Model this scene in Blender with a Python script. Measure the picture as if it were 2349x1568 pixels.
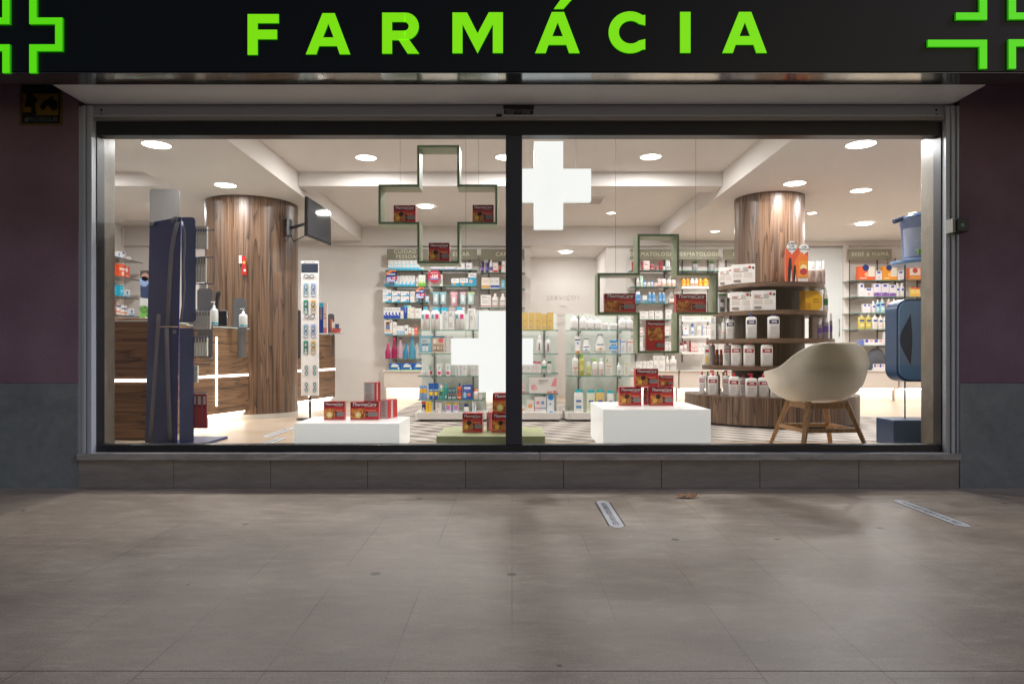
import bpy, math, random
from mathutils import Vector, Matrix
random.seed(7)
for o in list(bpy.data.objects): bpy.data.objects.remove(o)
C = bpy.context.scene.collection
R = math.radians
# ------------------------------------------------------------------ camera, world, sun, exposure
EYE, DIST, F = 1.0, 5.1, 1566.0          # eye height, distance to the facade, focal length in photo pixels
cam = bpy.data.cameras.new('camera'); camo = bpy.data.objects.new('camera', cam); C.objects.link(camo)
camo.location = (0, -DIST, EYE); camo.rotation_euler = (R(90), 0, 0)
cam.lens = 24.0; cam.sensor_width = 36; cam.shift_y = 28/2349; cam.clip_end = 200
bpy.context.scene.camera = camo
w = bpy.data.worlds.new('World'); bpy.context.scene.world = w; w.use_nodes = True
nt = w.node_tree; bg = nt.nodes['Background']
sky = nt.nodes.new('ShaderNodeTexSky'); sky.sky_type = 'NISHITA'; sky.sun_disc = False
sky.sun_elevation = R(20); sky.sun_rotation = R(150)
nt.links.new(sky.outputs[0], bg.inputs[0]); bg.inputs[1].default_value = 0.024
sl = bpy.data.lights.new('sun', 'SUN'); sl.energy = 0.72; sl.angle = R(12); sl.color = (0.66, 0.70, 1.0)
so = bpy.data.objects.new('sun', sl); C.objects.link(so)
so.rotation_euler = Vector((-1.7, 0.62, -1.25)).to_track_quat('-Z', 'Y').to_euler()
vs = bpy.context.scene.view_settings; vs.view_transform = 'Standard'; vs.look = 'None'; vs.exposure = 0; vs.gamma = 1
bpy.context.scene.cycles.transparent_max_bounces = 24
DOWN_W = 38.0      # watts of one large downlight
# ------------------------------------------------------------------ colours and materials
def lin(c):
    if isinstance(c, str):
        c = [int(c[i:i+2], 16)/255 for i in (0, 2, 4)]
    return [(x/12.92 if x <= .04045 else ((x+.055)/1.055)**2.4) for x in c]
_m = {}
def M(c, rough=.5, metal=0, emit=0, trans=0, spec=.5, alpha=1):
    k = (str(c), rough, metal, emit, trans, spec, alpha)
    if k in _m: return _m[k]
    m = bpy.data.materials.new('paint_'+str(c)); m.use_nodes = True
    b = m.node_tree.nodes['Principled BSDF']; col = (*lin(c), 1)
    b.inputs['Base Color'].default_value = col; b.inputs['Roughness'].default_value = rough
    b.inputs['Metallic'].default_value = metal; b.inputs['Specular IOR Level'].default_value = spec
    b.inputs['Transmission Weight'].default_value = trans; b.inputs['Alpha'].default_value = alpha
    if emit: b.inputs['Emission Color'].default_value = col; b.inputs['Emission Strength'].default_value = emit
    _m[k] = m; return m
class NG:
    def __init__(s, name):
        s.m = bpy.data.materials.new(name); s.m.use_nodes = True; s.t = s.m.node_tree
        s.b = s.t.nodes['Principled BSDF']; s.out = s.t.nodes['Material Output']
    def n(s, typ, ins={}, **kw):
        x = s.t.nodes.new('ShaderNode'+typ)
        for k, v in kw.items(): setattr(x, k, v)
        for k, v in ins.items(): s.set(x.inputs[k], v)
        return x
    def set(s, inp, v):
        if isinstance(v, bpy.types.NodeSocket): s.t.links.new(v, inp)
        else: inp.default_value = v
    def math(s, op, a, b=0.0, c=None):
        x = s.t.nodes.new('ShaderNodeMath'); x.operation = op; s.set(x.inputs[0], a); s.set(x.inputs[1], b)
        if c is not None: s.set(x.inputs[2], c)
        return x.outputs[0]
    def pos(s, sc=(1,1,1), rot=(0,0,0), loc=(0,0,0)):
        tc = s.n('TexCoord'); return s.n('Mapping', {'Vector': tc.outputs['Object'], 'Scale': sc, 'Rotation': rot, 'Location': loc}).outputs[0]
    def noise(s, vec, scale, detail=4, rough=.5, dist=0):
        return s.n('TexNoise', {'Vector': vec, 'Scale': scale, 'Detail': detail, 'Roughness': rough, 'Distortion': dist}).outputs[0]
    def ramp(s, fac, stops):
        x = s.n('ValToRGB', {'Fac': fac}); e = x.color_ramp.elements
        for i, (p, c) in enumerate(stops):
            el = e[i] if i < 2 else e.new(p)
            el.position = p; el.color = (*lin(c), 1)
        return x.outputs[0]
    def mix(s, fac, a, b, mode='MIX'):
        x = s.n('Mix', data_type='RGBA', blend_type=mode)
        s.set(x.inputs[0], fac)
        s.set(x.inputs[6], a if isinstance(a, bpy.types.NodeSocket) else (*lin(a), 1))
        s.set(x.inputs[7], b if isinstance(b, bpy.types.NodeSocket) else (*lin(b), 1))
        return x.outputs[2]
    def col(s, v): s.set(s.b.inputs['Base Color'], v)
    def rough(s, v): s.set(s.b.inputs['Roughness'], v)
    def bump(s, h, st=.2, d=.01):
        x = s.n('Bump', {'Height': h, 'Strength': st, 'Distance': d}); s.t.links.new(x.outputs[0], s.b.inputs['Normal'])
def wood(name, sc, lines, stops, rough=.45, seed=0.0):
    # sc: features per metre along x, y, z; contour lines of a stretched noise make the cathedral figure
    g = NG(name); v = g.pos(sc, loc=(seed, seed*.7, seed*.3))
    n1 = g.noise(v, 1.0, 1.5, .4, .12)
    fine = g.noise(g.pos([x*(9 if x > .8*max(sc) else 1.6) for x in sc]), 1.0, 4, .65)
    mid = g.noise(g.pos([x*(3.2 if x > .8*max(sc) else .6) for x in sc], loc=(seed, 3, 1)), 1.0, 3, .5)
    ring = g.math('FRACT', g.math('ADD', g.math('MULTIPLY', n1, lines), g.math('MULTIPLY', mid, 1.1)))
    line = g.math('POWER', ring, 3.5)
    f = g.math('SUBTRACT', g.math('ADD', .62, g.math('MULTIPLY', g.math('SUBTRACT', mid, .5), .9)), g.math('MULTIPLY', line, .36))
    f = g.math('ADD', f, g.math('MULTIPLY', g.math('SUBTRACT', fine, .5), .95))
    g.col(g.ramp(f, stops)); g.rough(rough); return g.m
WAL = [(.14, '241912'), (.36, '483426'), (.56, '654c3a'), (.76, '7c614c'), (.96, '90745d')]
WAL2 = [(.08, '2f231c'), (.32, '56402f'), (.55, '78593f'), (.8, '90704f')]
M_WALNUT = wood('walnut_vertical_grain', (8.5, 8.5, .55), 11, WAL, .38)
M_WALNUT_H = wood('walnut_horizontal_grain', (.6, .6, 7.5), 12, WAL2, .4, 3)
M_SHELFWOOD = wood('walnut_shelf_edge', (2.0, 2.0, 40), 6, WAL, .45, 5)
M_WALNUT_DARKENED = wood('walnut_darkened', (7, 7, .5), 10, [(.15, '241a16'), (.5, '3d2d26'), (.9, '57443a')], .5, 9)
M_OAK = wood('oak_leg', (25, 25, 4), 4, [(.1, '7d5a38'), (.5, '9c7448'), (.9, 'b88f60')], .45, 2)
g = NG('oak_floor'); v = g.pos((1, 1, 1), rot=(0, 0, 0))
br = g.n('TexBrick', {'Vector': v, 'Color1': (*lin('cdbcab'), 1), 'Color2': (*lin('c0aa92'), 1), 'Mortar': (*lin('8e6e50'), 1), 'Scale': 1, 'Mortar Size': .0015, 'Brick Width': 1.3, 'Row Height': .16, 'Bias': 0})
gr = g.noise(g.pos((1.2, 14, 1)), 2.0, 5, .6)
g.col(g.mix(.35, br.outputs[0], g.ramp(gr, [(.3, 'ab9072'), (.7, 'd8c5ae')]))); g.rough(.32); M_FLOOR = g.m
# parallelogram cement tiles
g = NG('patterned_cement_tile'); tc = g.n('TexCoord'); sx = g.n('SeparateXYZ', {0: tc.outputs['Object']})
v = g.math('MULTIPLY', sx.outputs[1], 1/.20); rv = g.math('FLOOR', v); fv = g.math('FRACT', v)
u = g.math('ADD', g.math('MULTIPLY', sx.outputs[0], 1/.30), g.math('ADD', g.math('MULTIPLY', fv, .42), g.math('MULTIPLY', rv, -.2)))
fu = g.math('FRACT', u); par = g.math('LESS_THAN', fu, .48)
tri = g.math('MULTIPLY', g.math('GREATER_THAN', fu, .48), g.math('LESS_THAN', g.math('ADD', g.math('MULTIPLY', fu, 1.2), g.math('MULTIPLY', fv, .7)), 1.02))
r2 = g.math('FRACT', g.math('MULTIPLY', g.math('ADD', g.math('FLOOR', u), g.math('MULTIPLY', rv, 1.7)), .37))
tone = g.math('ADD', g.math('MULTIPLY', par, g.math('ADD', .55, g.math('MULTIPLY', r2, .4))), g.math('MULTIPLY', tri, .35))
colr = g.n('ValToRGB', {'Fac': tone}); cr = colr.color_ramp
cr.elements[0].position = 0; cr.elements[0].color = (*lin('c0b5ab'), 1); cr.elements[1].position = .95; cr.elements[1].color = (*lin('544a43'), 1)
e = cr.elements.new(.4); e.color = (*lin('8f8379'), 1)
g.col(g.mix(.2, colr.outputs[0], g.ramp(g.noise(g.pos(), 14, 3), [(.3, '9d948a'), (.7, 'c8bfb6')]))); g.rough(.55); M_TILE = g.m
# exterior limestone paving
g = NG('worn_limestone_paving'); tc = g.n('TexCoord'); sp = g.n('SeparateXYZ', {0: tc.outputs['Object']})
vv = g.n('CombineXYZ', {0: g.math('ADD', sp.outputs[1], .55), 1: sp.outputs[0]}).outputs[0]
br = g.n('TexBrick', {'Vector': vv, 'Color1': (.0, .0, .0, 1), 'Color2': (1, 1, 1, 1), 'Mortar': (.5, .5, .5, 1), 'Scale': 1, 'Mortar Size': .0022, 'Mortar Smooth': .3, 'Brick Width': 1.22, 'Row Height': .39, 'Bias': 0}, offset=.37)
big = g.noise(g.pos((.5, 1.1, 1)), 2.2, 6, .62, .6); mid = g.noise(g.pos((1, 2.6, 1), rot=(0, 0, .2)), 5.5, 6, .7); finen = g.noise(g.pos((2, 6, 1)), 26, 5, .75)
c = g.ramp(big, [(.34, '6e5f51'), (.48, 'a2917d'), (.60, 'cbb9a3')])
c = g.mix(.6, c, g.ramp(mid, [(.36, '85715e'), (.55, 'af9c86'), (.66, 'd5c4ae')]))
c = g.mix(.24, c, g.ramp(finen, [(.35, '6d5a4c'), (.65, 'cabcae')]))
grit = g.noise(g.pos((1, 1.6, 1)), 150, 3, .8); c = g.mix(.30, c, g.ramp(grit, [(.36, '4f443b'), (.5, 'a39482'), (.66, 'e0d4c4')]))
slab = g.n('SeparateColor', {0: br.outputs[0]}).outputs[0]
c = g.mix(g.math('MULTIPLY', slab, .12), c, '7f6a62')
# joints fade in and out where dirt fills them
jm = g.math('MULTIPLY', br.outputs['Fac'], g.ramp(g.noise(g.pos(loc=(3, 1, 0)), 1.3, 3), [(.42, '111111'), (.60, 'dddddd')]))
c = g.mix(g.math('MULTIPLY', jm, .8), c, '3a322d')
# dark scuffs
sc = g.ramp(g.noise(g.pos((1, 3, 1), loc=(9, 4, 0)), 3.1, 8, .78), [(.63, '000000'), (.74, 'ffffff')])
c = g.mix(g.math('MULTIPLY', sc, .45), c, '4e4340')
vo = g.n('TexVoronoi', {'Vector': g.pos((1, 1, 1)), 'Scale': 3.3, 'Randomness': 1}); rn = g.n('SeparateColor', {0: vo.outputs['Color']}).outputs[0]
spot = g.math('MULTIPLY', g.math('LESS_THAN', vo.outputs['Distance'], g.math('MULTIPLY', rn, .085)), g.math('GREATER_THAN', rn, .35))
c = g.mix(g.math('MULTIPLY', spot, .72), c, '3f3733')
g.col(c); g.rough(g.n('MapRange', {0: mid, 3: .36, 4: .62}).outputs[0])
g.bump(g.math('ADD', g.math('MULTIPLY', finen, .5), g.math('MULTIPLY', mid, 1.2)), .35, .004); M_PAVE = g.m
def stone(name, a, b, c3, sc=(1, 1, 1), rough=.55):
    g = NG(name); n1 = g.noise(g.pos(sc), 2.6, 7, .65, .8); n2 = g.noise(g.pos([x*1.5 for x in sc]), 11, 6, .7)
    c = g.mix(.35, g.ramp(n1, [(.3, a), (.5, b), (.7, c3)]), g.ramp(n2, [(.3, a), (.7, c3)]))
    g.col(c); g.rough(rough); g.bump(n2, .12, .004); return g.m
M_DADO = stone('grey_stone_dado', '6c7375', '7f8789', '939a9b')
M_PLINTH = stone('plinth_stone', '79756f', '938d86', 'a8a199', (.6, 1, 4))
M_MARBLE = stone('veined_grey_marble', '6f6f70', 'a3a09c', 'c9c5bf', (.9, 1, 5), .35)
M_JAMB = stone('beige_marble_jamb', '675f55', '7f766a', '92897c', (2, 2, 1), .4)
g = NG('pink_render'); n = g.noise(g.pos((1, 1, 1)), 95, 5, .7); n2 = g.noise(g.pos(), 1.6, 5)
g.col(g.ramp(n2, [(.3, '7f6370'), (.7, '9a7d8a')])); g.rough(.85); g.bump(n, .9, .01); M_PINK = g.m
g = NG('lightly_soiled_white_plaster'); g.col(g.ramp(g.noise(g.pos(), .9, 4), [(.3, 'e0dad5'), (.7, 'e9e4df')])); g.rough(.7); M_WALL = g.m
g = NG('matt_ceiling_paint'); g.col(g.ramp(g.noise(g.pos(), .8, 3), [(.3, 'd6d0ca'), (.7, 'ddd7d2')])); g.rough(.85); M_CEIL = g.m
# architectural glass
def glassmat(name, tint, gl=1.0, rough=0.0, ior=1.45):
    m = bpy.data.materials.new(name); m.use_nodes = True; t = m.node_tree; t.nodes.clear()
    o = t.nodes.new('ShaderNodeOutputMaterial'); mx = t.nodes.new('ShaderNodeMixShader'); tr = t.nodes.new('ShaderNodeBsdfTransparent')
    gs = t.nodes.new('ShaderNodeBsdfGlossy'); fr = t.nodes.new('ShaderNodeFresnel'); fr.inputs[0].default_value = ior
    tr.inputs[0].default_value = (*tint, 1); gs.inputs['Roughness'].default_value = rough; gs.inputs[0].default_value = (gl, gl, gl, 1)
    # both faces of a pane have the same fresnel: drive it from the outward angle
    geo = t.nodes.new('ShaderNodeNewGeometry'); 
    if name == 'window_glass':      # faint film of dust and wiping marks
        df = t.nodes.new('ShaderNodeBsdfDiffuse'); df.inputs[0].default_value = (.8, .8, .8, 1); m2 = t.nodes.new('ShaderNodeMixShader')
        tcn = t.nodes.new('ShaderNodeTexCoord'); mp = t.nodes.new('ShaderNodeMapping'); mp.inputs['Scale'].default_value = (1.2, 1, .5); nz = t.nodes.new('ShaderNodeTexNoise'); nz.inputs['Scale'].default_value = 2.2; nz.inputs['Detail'].default_value = 8; nz.inputs['Roughness'].default_value = .7
        mr = t.nodes.new('ShaderNodeMapRange'); mr.inputs[1].default_value = .4; mr.inputs[2].default_value = .75; mr.inputs[3].default_value = .004; mr.inputs[4].default_value = .05
        t.links.new(tcn.outputs['Object'], mp.inputs[0]); t.links.new(mp.outputs[0], nz.inputs[0]); t.links.new(nz.outputs[0], mr.inputs[0]); t.links.new(mr.outputs[0], m2.inputs[0]); t.links.new(tr.outputs[0], m2.inputs[1]); t.links.new(df.outputs[0], m2.inputs[2]); tr = m2
    t.links.new(fr.outputs[0], mx.inputs[0]); t.links.new(tr.outputs[0], mx.inputs[1]); t.links.new(gs.outputs[0], mx.inputs[2]); t.links.new(mx.outputs[0], o.inputs[0])
    return m
M_GLASS = glassmat('window_glass', (.97, .98, .97), .6)
M_SGLASS = glassmat('shelf_glass', (.955, .985, .972), .5)
M_PLEXI = glassmat('smoked_plexiglass', (.55, .55, .54), .6, .1)
M_CLEAR = glassmat('clear_plexiglass', (.95, .95, .95), .6)
M_SEDGE = M('4f8f7c', .25, emit=.0)
g = NG('product_photo_print'); n = g.noise(g.pos((1, 1, 1)), 22, 4, .6, 1.2)
g.col(g.ramp(n, [(.32, '5a2716'), (.45, 'b0522a'), (.55, 'd98a3f'), (.68, 'f0cf74')])); g.rough(.4); M_FLAME = g.m
# ------------------------------------------------------------------ mesh building
class MB:
    def __init__(s): s.v = []; s.f = []; s.mi = []; s.mats = []; s.sm = []; s.T = Matrix()
    def mat(s, m):
        if isinstance(m, str): m = M(m)
        if m not in s.mats: s.mats.append(m)
        return s.mats.index(m)
    def add(s, pts, faces, m, smooth=False):
        b = len(s.v); k = s.mat(m)
        s.v += [s.T @ Vector(p) for p in pts]
        for f in faces: s.f.append([b+i for i in f]); s.mi.append(k); s.sm.append(smooth)
        return s
    def box(s, x0, x1, y0, y1, z0, z1, m, top=None, front=None, side=None):
        p = [(x0,y0,z0),(x1,y0,z0),(x1,y1,z0),(x0,y1,z0),(x0,y0,z1),(x1,y0,z1),(x1,y1,z1),(x0,y1,z1)]
        fs = [(0,3,2,1),(4,5,6,7),(0,1,5,4),(2,3,7,6),(1,2,6,5),(3,0,4,7)]
        ms = [m, top or m, front or m, m, side or m, side or m]
        b = len(s.v); s.v += [s.T @ Vector(q) for q in p]
        for f, mm in zip(fs, ms): s.f.append([b+i for i in f]); s.mi.append(s.mat(mm)); s.sm.append(False)
        return s
    def quad(s, pts, m): return s.add(pts, [tuple(range(len(pts)))], m)
    def prism(s, pts, y0, y1, m, side=None):            # outline in x,z extruded from y0 (front) to y1
        n = len(pts); v = [(x, y0, z) for x, z in pts]+[(x, y1, z) for x, z in pts]
        s.add(v, [tuple(range(n)), tuple(range(2*n-1, n-1, -1))], m)
        s.add(v, [(i, i+n, (i+1) % n+n, (i+1) % n) for i in range(n)], side or m); return s
    def slab(s, pts, z0, z1, m, side=None):             # outline in x,y extruded in z
        n = len(pts); v = [(x, y, z0) for x, y in pts]+[(x, y, z1) for x, y in pts]
        s.add(v, [tuple(range(n-1, -1, -1)), tuple(range(n, 2*n))], m)
        s.add(v, [(i, (i+1) % n, (i+1) % n+n, i+n) for i in range(n)], side or m, n > 20); return s
    def loft(s, lv, m, seg=20, a0=0, a1=360, cap=True, smooth=True, cx=0, cy=0):   # levels (z, rx, ry, n[, dx])
        full = abs(a1-a0) >= 359.9; ns = seg if full else seg+1; pts = []
        for L in lv:
            z, rx, ry, n = L[:4]; dx = L[4] if len(L) > 4 else 0
            for i in range(ns):
                a = R(a0+(a1-a0)*i/seg); c, t = math.cos(a), math.sin(a)
                r = (abs(c)**n+abs(t)**n)**(-1/n)
                pts.append((cx+dx+rx*r*c, cy+ry*r*t, z))
        fs = []
        for j in range(len(lv)-1):
            for i in range(ns if full else ns-1):
                k = (i+1) % ns; fs.append((j*ns+i, j*ns+k, (j+1)*ns+k, (j+1)*ns+i))
        s.add(pts, fs, m, smooth)
        if cap and full:
            s.add(pts[:ns], [tuple(range(ns-1, -1, -1))], m); s.add(pts[-ns:], [tuple(range(ns))], m)
        return s
    def tube(s, path, r, m, seg=8, smooth=True, r2=None):
        path = [Vector(p) for p in path]; pts = []; N = len(path)
        for i, p in enumerate(path):
            d = (path[min(i+1, N-1)]-path[max(i-1, 0)]).normalized()
            q = d.to_track_quat('Z', 'Y'); rr = r if r2 is None else r+(r2-r)*i/(N-1)
            for k in range(seg):
                a = 2*math.pi*k/seg; pts.append(p+q @ Vector((rr*math.cos(a), rr*math.sin(a), 0)))
        fs = [(j*seg+i, j*seg+(i+1) % seg, (j+1)*seg+(i+1) % seg, (j+1)*seg+i) for j in range(N-1) for i in range(seg)]
        s.add(pts, fs, m, smooth); s.add(pts[:seg], [tuple(range(seg-1, -1, -1))], m); s.add(pts[-seg:], [tuple(range(seg))], m); return s
    def disc(s, c, r, m, nrm='y', seg=24, rz=None):
        rz = rz or r
        if nrm == 'y': p = [(c[0]+r*math.cos(2*math.pi*i/seg), c[1], c[2]+rz*math.sin(2*math.pi*i/seg)) for i in range(seg)]
        else: p = [(c[0]+r*math.cos(2*math.pi*i/seg), c[1]+rz*math.sin(2*math.pi*i/seg), c[2]) for i in range(seg)]
        return s.quad(p, m)
    def text(s, t, org, size, m, u=(1,0,0), v=(0,0,1), align='CENTER', shear=0, bold=.0, wide=1.0, space=1.0):
        vs_, fs = textmesh(t, align, shear, bold, space); o, u, v = Vector(org), Vector(u), Vector(v)
        return s.add([o+u*(p[0]*size*wide)+v*(p[1]*size) for p in vs_], fs, m)
    def build(s, name, parent=None, loc=None, rz=0):
        me = bpy.data.meshes.new(name); me.from_pydata([tuple(p) for p in s.v], [], s.f)
        for m in s.mats: me.materials.append(m)
        me.polygons.foreach_set('material_index', s.mi); me.polygons.foreach_set('use_smooth', s.sm); me.update()
        return link(name, me, parent, loc, rz)
def link(name, me, parent=None, loc=None, rz=0):
    o = bpy.data.objects.new(name, me); C.objects.link(o)
    if loc is not None: o.location = loc
    if rz: o.rotation_euler.z = rz
    if parent: o.parent = parent
    return o
_t = {}
def textmesh(t, align, shear, bold, space):
    k = (t, align, shear, bold, space)
    if k not in _t:
        c = bpy.data.curves.new('lettering', 'FONT'); c.body = t; c.align_x = align; c.align_y = 'CENTER'; c.shear = shear; c.offset = bold; c.space_character = space; c.resolution_u = 3
        o = bpy.data.objects.new('lettering', c); C.objects.link(o)
        dg = bpy.context.evaluated_depsgraph_get(); me = bpy.data.meshes.new_from_object(o.evaluated_get(dg))
        _t[k] = ([tuple(v.co) for v in me.vertices], [tuple(p.vertices) for p in me.polygons])
        bpy.data.objects.remove(o); bpy.data.curves.remove(c); bpy.data.meshes.remove(me)
    return _t[k]
def tag(o, label, cat=None, group=None, kind=None):
    if label:
        n = len(label.split()); assert 4 <= n <= 16, (n, label)
        o['label'] = label
    if cat: o['category'] = cat
    if group: o['group'] = group
    if kind: o['kind'] = kind
    return o
def thing(name, label, cat, loc=(0, 0, 0), rz=0, group=None):
    o = bpy.data.objects.new(name, None); C.objects.link(o); o.location = loc; o.rotation_euler.z = rz; o.empty_display_size = .1
    return tag(o, label, cat, group)
def struct(name, b):
    o = b.build(name); o['kind'] = 'structure'; return o
def bev(o, wd=.004, seg=2):
    m = o.modifiers.new('bevel', 'BEVEL'); m.width = wd; m.segments = seg; m.limit_method = 'ANGLE'; return o
def at(px, py, d):              # photo pixel (2349 px wide) at distance d from the camera plane -> world point
    return Vector(((px-1174.5)*d/F, d-DIST, EYE+(812-py)*d/F))
def crop(x0, y0, s):
    return lambda x, y: ((x0+x*s)/1.0898, (y0+y*s)/1.0898)
cA = crop(950, 610, .14668); cB = crop(950, 770, .14668); cC = crop(980, 900, .14668); cD = crop(1290, 740, .23592)
cE = crop(1560, 600, .22953); cF = crop(1740, 580, .27415); cG = crop(2100, 500, .31873); cH = crop(260, 540, .19133)
cI = crop(460, 680, .27431); cJ = crop(730, 920, .149); cK = crop(180, 500, .4209); c5 = crop(700, 560, .38272); c1 = crop(1260, 560, .38259)
cL = crop(1860, 820, .19129); c2 = crop(1740, 460, .44643)
# ================================================================== SETTING
FL = .25                                            # shop floor height
YB = 6.0                                            # back wall (Y)
b = MB(); b.box(-14, 14, -2.94, 0.0, -.05, 0, M_PAVE); struct('pavement', b)
b = MB(); b.box(-14, 14, -12, -2.943, -.05, -.001, M_PAVE); struct('kerb', b)
b = MB(); b.box(-60, 60, -60, 60, -.16, -.055, M('2a2a2c', .9)); struct('road', b)
b = MB(); b.box(-6.3, 6.6, .12, YB+1.6, FL-.05, FL, M_FLOOR); struct('floor', b)
b = MB(); b.slab([(-1.48, .75), (-1.48, 5.55), (1.7, 5.55), (1.7, 3.05), (6.5, 3.05), (6.5, .75)], FL+.001, FL+.005, M_TILE); struct('floor_tiles', b)
# ceiling: low slabs, raised bays, cross beam
b = MB(); CL, CH = 2.82, 3.06
b.box(-6.3, 6.6, .12, YB+1.5, CH, CH+.1, M_CEIL)
b.box(-3.69, -2.42, .2, 5.9, CL, CH, M_CEIL); b.box(2.38, 6.6, .2, 5.9, CL, CH, M_CEIL)
for x0, x1 in ((-6.3, -3.693), (-2.417, 2.377)): b.box(x0, x1, 2.62, 2.92, 2.90, CH, M_CEIL)
b.box(-6.3, 6.6, 5.903, 6.2, 2.75, CH, M_CEIL); b.box(-6.3, 6.6, .12, .197, 2.70, CH, M_CEIL)
b.box(.2, 1.9, 6.203, YB+1.5, 2.75, CH-.005, M_CEIL)
struct('ceiling', b)
b = MB(); b.box(-6.3, .30, 6.0, 6.1, FL, 2.75, M_WALL); b.box(1.53, 6.6, 6.0, 6.1, FL, 2.75, M_WALL)
b.box(.24, .30, 6.103, 7.3, FL, 2.75, M_WALL); b.box(1.53, 1.59, 6.103, 7.3, FL, 2.75, M_WALL); b.box(.24, 1.59, 7.303, 7.4, FL, 2.75, M_WALL)
o = struct('wall', b)
b = MB(); b.text('SERVIÇOS', (.93, 7.29, 2.02), .11, 'cbc5bf', space=1.3); b.box(.87, .99, 7.285, 7.292, 1.87, 1.878, 'cfc9c3')
b.text('Administração de vacinas', (.93, 7.29, 1.72), .075, 'cfc9c3'); b.text('Determinação de parâmetros', (.93, 7.29, 1.56), .075, 'cfc9c3')
tag(b.build('wall_lettering'), 'pale grey SERVIÇOS lettering on the white wall of the back recess', 'lettering')
b = MB(); b.box(-6.4, -6.3, .12, 7.5, 0, 3.1, M_WALL); struct('wall', b)
b = MB(); b.box(6.6, 6.7, .12, 7.5, 0, 3.1, M_WALL); struct('wall', b)
# frosted door at the back
g = thing('frosted_door', 'frosted glass door in the back wall behind the round wooden display', 'door', at(1894, 905, 11.05))
x0, x1 = at(1852, 0, 11.03).x-g.location.x, at(1934, 0, 11.03).x-g.location.x
b = MB(); b.box(x0-.45, x1, 0, .03, 0, 2.37, M('d7dad9', .35)); b.build('door_leaf', g)
b = MB(); b.box(x1+.003, x1+.09, -.03, .05, 0, 2.42, M_WALL); b.build('door_frame', g)
b = MB(); hx = x1-.07; b.tube([(hx, -.03, .95), (hx, -.05, .97), (hx, -.05, 1.2), (hx, -.03, 1.22)], .008, M('909090', .3, 1)); b.build('door_handle', g)
# ------------------------------------------------------------------ facade
XL, XR, TOP = -3.245, 3.345, 2.873
fac = thing('facade_wall', 'pink rendered facade wall with grey stone dado around the shop window', 'wall')
HD = EYE-66*5.1/F+.0
b = MB()
b.box(-12, XL, 0, .12, HD, 6, M_PINK); b.box(XR, 12, 0, .12, HD, 6, M_PINK); b.box(XL, XR, 0, .12, TOP+.02, 6, M_PINK); b.build('painted_wall', fac)
b = MB(); b.box(-12, XL-.0, -.004, .12, 0, HD-.002, M_DADO); b.build('stone_dado', fac)
b = MB(); b.box(XR, 12, -.004, .12, 0, HD-.002, M_DADO); b.build('stone_dado', fac)
xs = [XL]+[at(p, 0, 5.1).x for p in (398, 620, 843, 1068, 1292, 1517, 1743, 1970)]+[XR]
for i in range(len(xs)-1):
    b = MB(); b.box(xs[i]+.0015, xs[i+1]-.0015, 0.0, .2, 0, .206, M_PLINTH); bev(b.build('plinth_slab', fac), .003)
b = MB(); b.box(XL, XR, .012, .19, 0, .2, M('46423e', .9)); b.build('plinth_backing', fac)
sillx = [XL+.0, at(1238, 0, 5.1).x, XR]
for i in range(2):
    b = MB(); b.box(sillx[i]+.001, sillx[i+1]-.001, -.02, .2, .209, .262, M_MARBLE); bev(b.build('window_sill', fac), .006, 3)
b = MB()
XLg, XRg = at(226, 0, 5.2).x, at(2155, 0, 5.2).x
b.box(XLg-.30, XLg-.002, .125, .32, .25, CL-.12, M_JAMB); bev(b.build('window_jamb', fac), .004)
b = MB(); b.box(XRg+.002, XRg+.30, .125, .34, .25, CL-.12, M_JAMB); bev(b.build('window_jamb', fac), .004)
# window
DF = M('2c2d31', .35, .1); AL = M('c0c6d0', .35, .1); ALD = M('a9adb8', .4, .1)
win = thing('shop_window', 'wide two pane shop window in a dark aluminium frame', 'window', (0.05, .08, .264))
ox, oz = 0.05, .264
def wb(x0, x1, y0, y1, z0, z1, name, m, bv=.003):
    b = MB(); b.box(x0-ox, x1-ox, y0-.08, y1-.08, z0-oz, z1-oz, m); return bev(b.build(name, win), bv)
z0, z1, z2, z3 = .264, at(0, 1018, 5.2).z, at(0, 312, 5.18).z, at(0, 277, 5.16).z
xa, xb = at(215, 0, 5.18).x, at(2167, 0, 5.18).x
wb(xa, xb, .06, .16, z0, z1, 'bottom_rail', DF); wb(xa, xb, .06, .16, z2, z3, 'top_rail', DF)
wb(xa, at(226, 0, 5.18).x, .061, .159, z1+.001, z2-.001, 'side_rail', DF); wb(at(2155, 0, 5.18).x, xb, .061, .159, z1+.001, z2-.001, 'side_rail', DF)
m0, m1 = at(1160, 0, 5.16).x, at(1198, 0, 5.16).x
wb(m0, m1, .055, .165, z1+.001, z2-.001, 'mullion', M('3d404c', .35, .1), .008)
for p, q in ((at(226, 0, 5.2).x, m0), (m1, at(2155, 0, 5.2).x)):
    b = MB(); b.quad([(p-ox+.001, .03, z1-oz), (q-ox-.001, .03, z1-oz), (q-ox-.001, .03, z2-oz), (p-ox+.001, .03, z2-oz)], M_GLASS); b.build('glass_pane', win)
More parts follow.
